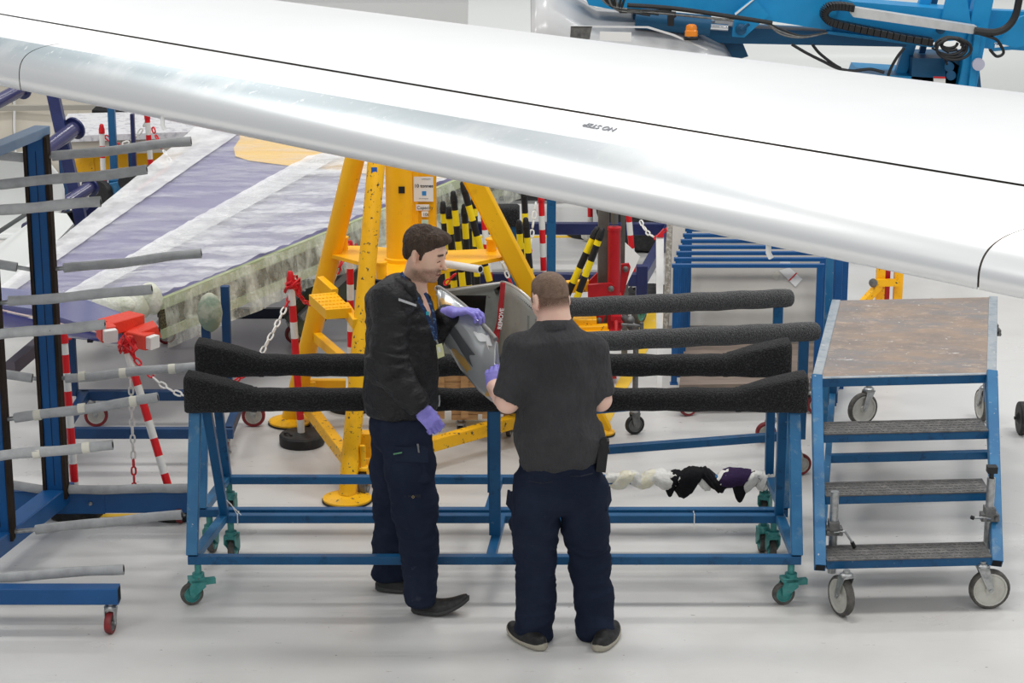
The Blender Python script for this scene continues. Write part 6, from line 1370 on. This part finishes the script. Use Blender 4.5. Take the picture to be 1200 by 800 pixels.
b = MB(); b.prism([J(511, 404, 10.15), J(518, 402, 10.16), J(521, 417, 10.16), J(513, 420, 10.15)], (0, -.003, 0)); bd = obj('id_badge', b, mat('badge_yellow_green', (.72, .74, .40), .35), m1, smooth=False)
b = MB(); b.prism([J(512.5, 407, 10.145), J(515.5, 406, 10.15), J(517, 412, 10.15), J(514, 413, 10.145)], (0, -.002, 0)); obj('badge_photo', b, mat('badge_white', (.8, .8, .75), .4), bd, smooth=False)
# trousers
tr = Field(.006)
tr.chain([J(469, 470, 10.34), J(469, 500, 10.34)], [.125, .135], .05, flat=(lat1, 1.22)); tr.chain([hpR + V((.01, -.0, 0)), J(480, 545, 10.20), J(486, 592, 10.15), J(491, 640, 10.14), J(493, 705, 10.13)], [.115, .105, .088, .072, .056], .03); tr.chain([hpL, J(462, 545, 10.46), J(463, 592, 10.50), J(460, 635, 10.49), J(457, 680, 10.48)], [.115, .098, .086, .078, .080], .03)
q = J(490, 703, 10.14); tr.plane(q, (.0, 0, -1), q, .12); q = J(457, 674, 10.47); tr.plane(q, (.0, 0, -1), q, .12)
def tfold(kn):
    def f(p, n):
        o = .006 * ridged(p + 3, (5, 5, 6)) + .0105 * np.maximum(-.25, ridged((p + .05 * pnoise(p * 6)[:, None]) @ np.array(Matrix.Rotation(R(30), 3, 'Y')), (5, 5, 11))) + .002 * ridged(p, (20, 20, 30))
        for k in kn:
            g_ = np.exp(-((p[:, 2] - k[2]) / .14) ** 2) ; lo_ = np.exp(-((p[:, 2] - k[2] + .30) / .12) ** 2); o = o + (.010 * g_ + .009 * lo_) * ridged(p + .09 * pnoise(p * 5)[:, None], (7, 7, 17)) / len(kn) * 1.4
        return o
    return f
tro = fobj('trousers', tr.mesh(tfold([knR, knL])), trm, m1)
def pocket(c, nrm, w_, hh, dp, parent, nm='cargo_pocket'):
    """rounded pouch with a flap, facing along nrm"""
    nrm = V(nrm).normalized(); s = nrm.cross(V((0, 0, 1))).normalized(); u = s.cross(nrm).normalized(); c = V(c)
    f_ = Field(.005); 
    for a in (-1, 1):
        for e in (-1, 1): f_.cone(c + s * (a * w_ * .4) + u * (e * hh * .4), c - s * (a * w_ * .4) + u * (e * hh * .4), dp, dp, .02)
    f_.cone(c + u * hh * .4, c - u * hh * .4, dp, dp, .02, flat=(s, w_ * .5 / dp)); pk_ = fobj(nm, f_.mesh(lambda p, n: .004 * ridged(p, (14, 14, 18))), trm, parent)
    b = MB(); t = c + u * hh * .36 + nrm * (dp * .9); b.rings([[t + s * (w_ * .56 * a) + u * (.035 * e) + nrm * (.006 if e > 0 else .012) * z for a, e, z in ((-1, -1, 0), (1, -1, 0), (1, 1, 0), (-1, 1, 0))], [t + s * (w_ * .56 * a) + u * (.035 * e) + nrm * (.010 if e > 0 else .018) for a, e in ((-1, -1), (1, -1), (1, 1), (-1, 1))]]); obj('pocket_flap', b, trm, pk_)
    return pk_
pk1 = pocket(J(483, 545, 10.115), (-.1, -1, 0), .14, .17, .016, tro)
b = MB(); b.prism([J(478, 580, 10.055), J(493, 579, 10.06), J(493, 584, 10.06), J(478, 585, 10.055)], (0, -.002, 0)); obj('pocket_tab', b, mat('dark_tab', (.010, .013, .026), .7), tro, smooth=False)
text('maker_mark', '\u25c7', .016, mat('gold_mark', (.45, .36, .16), .6), J(482, 583.5, 10.05), (1, 0, 0), (0, 0, 1), tro)
b = MB(); b.beam(J(461, 532, 10.08), J(471, 530, 10.08), .006, .006); b2p = obj('pocket_edging', b, mat('green_stitching', (.12, .30, .16), .6), tro)
b = MB(); b.beam(J(489.5, 520, 10.075), J(491, 530, 10.08), .008, .006); plabel(obj('pen', b, M['steel'], tro), 'silver pen in the pocket')
# gloves
for W, f, n, fg, e in ((wrR, fR, nR, fingR, elR), (wrL, fL, nL, fingL, elL)):
    gl = Field(.003); hand_ops(gl, W, f, n, fg, .95, .0012); gl.cone(W - (W - e).normalized() * .035, W, .031, .030, .01); fobj('glove', gl.mesh(lambda p, n: .0012 * ridged(p, (40, 40, 60))), M['glove'], m1)
ft = F(482, 717, 0); shoe(m1, ft, (1, -.12, 0), R(1), .285, None, .13)
ft = F(440, 691, 0); shoe(m1, ft, (1, -.05, 0), R(0), .285, None, .05)

# ================================================================== person in the charcoal polo (right, back to us)
m2 = thing('person', 'person in a charcoal polo shirt seen from behind, short hair, beside the held panel', 'person', F(655, 752, 0))
hd2 = J(645.5, 353, 9.95); a2 = R(90 + 27); R2 = frame3(V((math.cos(a2), math.sin(a2), 0)), (0, 0, 1)) @ Matrix.Rotation(R(24), 3, 'Y')
neck2 = J(651, 392, 9.90); ch2 = J(653, 440, 9.89); pel2 = J(655, 560, 9.86)
sL, eL, wL = J(607, 408, 9.88), J(595, 470, 9.83), J(581, 455, 10.06); sR, eR, wR_ = J(696, 410, 9.90), J(703, 468, 9.90), J(668, 452, 10.12)
hL, kL, aL = J(632, 572, 9.85), J(627, 655, 9.87), J(624, 738, 9.82); hR, kR, aR = J(681, 572, 9.87), J(690, 655, 9.90), J(696, 738, 9.84)
fl2 = V((-.12, .55, .60)).normalized(); nl2 = V((.25, .75, -.6)); fgL = hand_chain(wL, fl2, nl2, -1, [(.7, 1.0, .7), (.75, 1.05, .7), (.8, 1.05, .7), (.85, 1.05, .7)], [(.8, .5, .5), (.8, .2, .7), (.7, .0, .8)])
fr2 = V((-.9, .3, .1)).normalized(); nr2 = V((.1, .9, .2)); fgR = hand_chain(wR_, fr2, nr2, 1, [(.5, .7, .6)] * 4, [(.8, .4, .5), (.9, .2, .5), (.9, .0, .6)])
lat2 = V((1, -.05, 0))
fd = Field(.0033); body_common(fd, hd2, R2, neck2, ch2, pel2, (sL, sR), (eL, eR), (wL, wR_), (hL, hR), (kL, kR), (aL, aR), lat2, (fgL, fgR), (fl2, fr2), (nl2, nr2))
fd.chain([eL, eL.lerp(wL, .35), wL], [.047, .045, .028], .03); fd.chain([sL, sL.lerp(eL, .6), eL], [.055, .05, .046], .03); fd.chain([eR, eR.lerp(wR_, .35), wR_], [.047, .045, .028], .03); fd.chain([sR, sR.lerp(eR, .6), eR], [.055, .05, .044], .03)
fd.cone(hd2 + R2 @ V((-.035, 0, -.03)), neck2 + V((0, .0, .0)), .060, .072, .03)
fld = fd.solve(); fobj('body', fd.mesh(field=fld), skin2, m2); loc2 = lambda p: (p - np.array(hd2)) @ np.array(R2)
G2 = lambda x, y, z: hd2 + R2 @ V((x, y, z))
h = Field(.0035); h.ell(G2(-.013, 0, .046), (.0985, .0785, .088), R2, .02); h.ell(G2(.02, 0, .085), (.07, .062, .045), R2, .02); h.ell(G2(-.06, 0, .0), (.042, .063, .05), R2, .02)
h.plane(G2(0, 0, .034), R2 @ V((.35, 0, -.9)), G2(0, 0, 0), .25); h.ell(G2(.096, 0, .03), (.046, .078, .045), R2, .012, 'sub')
for s in (1, -1): h.ell(G2(-.012, s * .090, 0), (.024, .024, .036), R2, .006, 'sub')
hf = h.mesh(lambda p, n: .0012 * ridged(p, (60, 60, 60)) + .0012 * pnoise(p * 30)); fobj('hair', hf, hair2, m2)
# shaved fade: two thin translucent rings of stubble below the hair
fade_d = lambda p: (lambda q: ss(-.062, -.005, q[:, 2] + .10 * np.clip(-q[:, 0] - .04, 0, 1) - .35 * np.clip(q[:, 0] + .01, 0, 1)) * (q[:, 2] < .075) * (1 - ss(.030, .045, q[:, 0] - .3 * q[:, 2])) * (np.abs(q[:, 1]) < .0785) * 1.0)(loc2(p))
fobj('hair_fade', fd.mesh(field=fld, thr=.0014), dmat('clipped_hair_fade', (.15, .09, .06), .95, 260, .7, c2=(.22, .14, .10)), m2, density=fade_d)
# polo
pz = Field(.006)
pz.chain([J(652, 402, 9.89), ch2 + V((0, 0, .03)), ch2 + V((0, 0, -.12)), J(655, 510, 9.86), J(656, 560, 9.86)], [.090, .125, .120, .118, .126], .07, flat=(lat2, 1.36)); pz.cone(sL + V((.045, 0, -.01)), sR + V((-.045, 0, -.01)), .070, .070, .06); pz.cone(J(651, 388, 9.90), J(652, 400, 9.89), .078, .12, .05, flat=(lat2, 1.15))
for s, e in ((sL, eL), (sR, eR)):
    m_ = s.lerp(e, .88); pz.chain([s, m_], [.066, .064], .04); sg = -1 if s is sL else 1; d = V((.10 * sg, .0, -1)).normalized(); pz.plane(m_ - d * .004, d, m_ + d * .065 + V((.025 * sg, 0, 0)), .090)
pz.cone(J(650, 372, 9.93), J(651, 392, 9.90), .066, .082, .012, flat=(lat2, 1.05)); pz.cone(hd2 + R2 @ V((0, 0, -.06)), J(650, 381, 9.925), .058, .066, .006, 'sub', flat=(lat2, 1.05))
q = J(655, 548, 9.75); pz.plane(q, (.09, 0, -1), q, .40)
def pfold(p, n):
    lowz = np.clip((1.30 - p[:, 2]) / .3, 0, 1); r_ = Matrix.Rotation(R(38), 3, 'Y'); a = ridged((p + .06 * pnoise(p * 4)[:, None]) @ np.array(r_), (11, 5, 3.2)); b_ = ridged((p + 9) @ np.array(Matrix.Rotation(R(-30), 3, 'Y')), (9, 5, 4))
    return .005 * ridged(p + 2, (4, 4, 5)) * (.5 + lowz) + .015 * np.maximum(a, -.2) * (.12 + lowz) + .007 * b_ * (.3 + lowz)
pl_ = fobj('polo_shirt', pz.mesh(pfold), polom, m2)
cc2 = J(650.5, 381, 9.905); b = MB(); rs = []; axu = V((-.06, .30, 1)).normalized(); sd_, uu_ = frame(axu)
for i in range(40):
    a = 2 * math.pi * i / 40; e_ = sd_ * math.cos(a) + uu_ * math.sin(a); rs.append([cc2 + e_ * r_ + axu * z_ for r_, z_ in ((.066, .024), (.072, .027), (.081, .014), (.092, -.022), (.088, -.027), (.062, -.02))])
b.rings(rs, loop=True); obj('collar', b, polom, pl_, ang=60)
for s, e in ((sL, eL), (sR, eR)):
    m_ = s.lerp(e, .88); d = V((.10 * (-1 if s is sL else 1), 0, -1)).normalized(); m_ = m_ - (e - s).normalized() * .0; b = MB(); b.tube(m_ - d * .030, m_ - d * .003, .0668, .0668, 28); obj('sleeve_band', b, polom, pl_, ang=60)
# trousers
tr = Field(.006)
tr.chain([J(656, 535, 9.86), J(656, 570, 9.86)], [.118, .128], .05, flat=(lat2, 1.45)); tr.chain([hL + V((-.01, 0, 0)), J(628, 615, 9.86), kL, J(628, 695, 9.86), J(626, 742, 9.84)], [.110, .094, .075, .074, .068], .022); tr.chain([hR + V((.005, 0, 0)), J(686, 615, 9.88), kR, J(696, 695, 9.88), J(697, 738, 9.85)], [.110, .094, .075, .074, .068], .022)
q = J(624, 746, 9.84); tr.plane(q, (0, 0, -1), q, .12); q = J(696, 742, 9.86); tr.plane(q, (.0, 0, -1), q, .12)
tro2 = fobj('trousers', tr.mesh(tfold([kL, kR])), trm, m2)
pocket(J(606, 602, 9.87), (-1, -.25, 0), .13, .17, .020, tro2); pocket(J(706, 598, 9.89), (1, -.2, 0), .13, .17, .016, tro2)
for (px, py, sg) in ((634, 566, 1), (681, 558, -1)):
    b = MB(); a, c = J(px - 14, py + 1 - sg, 9.70), J(px + 14, py - 1 + sg, 9.70); b.path([a + V((0, .03, 0)), a.lerp(c, .5) + V((0, -.004, .002)), c + V((0, .02, 0))], .003, 6); obj('pocket_seam', b, mat('dark_tab', (.010, .013, .026), .7), tro2)
b = MB(); b.box(J(706, 533, 9.80), (.045, .05, .15), Matrix.Rotation(R(6), 3, 'Y')); b3 = obj('tool_pouch', b, M['black'], m2); b = MB(); b.box(J(709, 522, 9.78), (.03, .03, .07), Matrix.Rotation(R(-14), 3, 'Y')); obj('pouch_flap', b, M['black'], b3)
for W, f, n, fg, e in ((wL, fl2, nl2, fgL, eL), (wR_, fr2, nr2, fgR, eR)):
    gl = Field(.003); hand_ops(gl, W, f, n, fg, .98, .0014); gl.cone(W - (W - e).normalized() * .03, W, .031, .030, .01); fobj('glove', gl.mesh(lambda p, n: .0012 * ridged(p, (40, 40, 60))), M['glove'], m2)
shoe(m2, F(638, 763, 0), (-.62, .9, 0), 0, .285, sole2, .02); shoe(m2, F(700, 765, 0), (.35, 1, 0), 0, .285, sole2, .02)

# ================================================================== the panel the two of them hold
pn = thing('fairing_panel', 'polished grey curved fairing panel held between the two people, red and yellow reflections', 'aircraft panel', J(550, 420, 10.25))
pn['label'] = 'glossy grey curved fairing panel with a grey pipe edge, held by both people'
refm = mat('glossy_grey_lacquer', (.60, .63, .64), .18, .3, coat=.4, mottle=(1.4, (.50, .53, .53), .4, .7))
topc = [(513, 337), (520, 341), (545, 360), (570, 385), (581, 398)]; botc = [(513, 345), (516, 392), (540, 432), (562, 458), (578, 471)]
def pnl(u, v):     # u along the pipe edge, v down
    k = u * 4; i = min(3, int(k)); f = k - i; tx = topc[i][0] * (1 - f) + topc[i + 1][0] * f; ty = topc[i][1] * (1 - f) + topc[i + 1][1] * f; bx = botc[i][0] * (1 - f) + botc[i + 1][0] * f; by = botc[i][1] * (1 - f) + botc[i + 1][1] * f
    x = tx + (bx - tx) * v + (6 * math.sin(u * math.pi) * 0 + 3 * v * (1 - v)) * u; y = ty + (by - ty) * v; D = 10.62 - .36 * u - .09 * math.sin(v * math.pi * .9) - .02 * math.sin(u * math.pi)
    return P(x, y, D)
b = MB(); b.grid(pnl, 40, 26); o = obj('skin', b, refm, pn, ang=0); mdf = o.modifiers.new('t', 'SOLIDIFY'); mdf.thickness = .004; mdf.offset = 1
def mark(u0, u1, v0, v1, m, lab, wob=.03, ph=0):  # reflections in the glossy skin, painted on as coloured patches
    b = MB(); b.grid(lambda u, v: pnl(u0 + (u1 - u0) * u + wob * math.sin(v * 5 + ph), v0 + (v1 - v0) * v + wob * math.sin(u * 6 + ph)) + V((0, -.012, .003)), 14, 12); plabel(obj('painted_reflection', b, m, pn, ang=0), lab)
yk = mat('ochre_reflection', (.72, .44, .13), .25, coat=.4); dkm = mat('dark_reflection', (.13, .14, .15), .2, coat=.4); whm = mat('white_reflection', (.85, .86, .87), .15, coat=.5)
mark(.14, .40, .16, .42, yk, 'painted ochre reflection on the upper part', .03, .5); mark(.10, .62, .52, .74, dkm, 'painted dark grey reflection across the middle', .035, 2); mark(.40, .60, .80, .95, yk, 'painted ochre reflection near the lower edge', .02, 1); mark(.86, .94, .90, .98, yk, 'small painted ochre reflection at the bottom tip', .01, 0); mark(.66, .86, .10, .24, whm, 'white mark below the seal', .05, 1.5)
b = MB(); b.path(cat([P(x, y, 10.60 - .36 * [0, .1, .35, .75, 1][i]) + V((0, -.006, .004)) for i, (x, y) in enumerate(topc)], 6), .0115, 12); plabel(obj('edge_seal', b, mat('grey_rubber_seal', (.24, .23, .22), .5, mottle=(30, (.34, .33, .31), .4, .7)), pn), 'dull grey rubber seal along the top edge')
b = MB(); b.prism([P(580, 398, 10.24), P(583, 402, 10.24), P(586, 432, 10.24), P(584, 455, 10.24), P(580, 470, 10.24), P(578, 471, 10.24), P(582, 440, 10.24)], (0, .012, 0)); plabel(obj('end_flange', b, mat('pale_flange', (.66, .68, .68), .4), pn, smooth=False), 'pale end flange')
b = MB(); b.path([P(513 + 3.2 * math.cos(a), 338 + 3.0 * math.sin(a), 10.60) for a in [k * math.pi / 6 for k in range(12)]], .0035, 6, loop=True); plabel(obj('ring', b, M['white'], pn), 'small white ring at the tip')
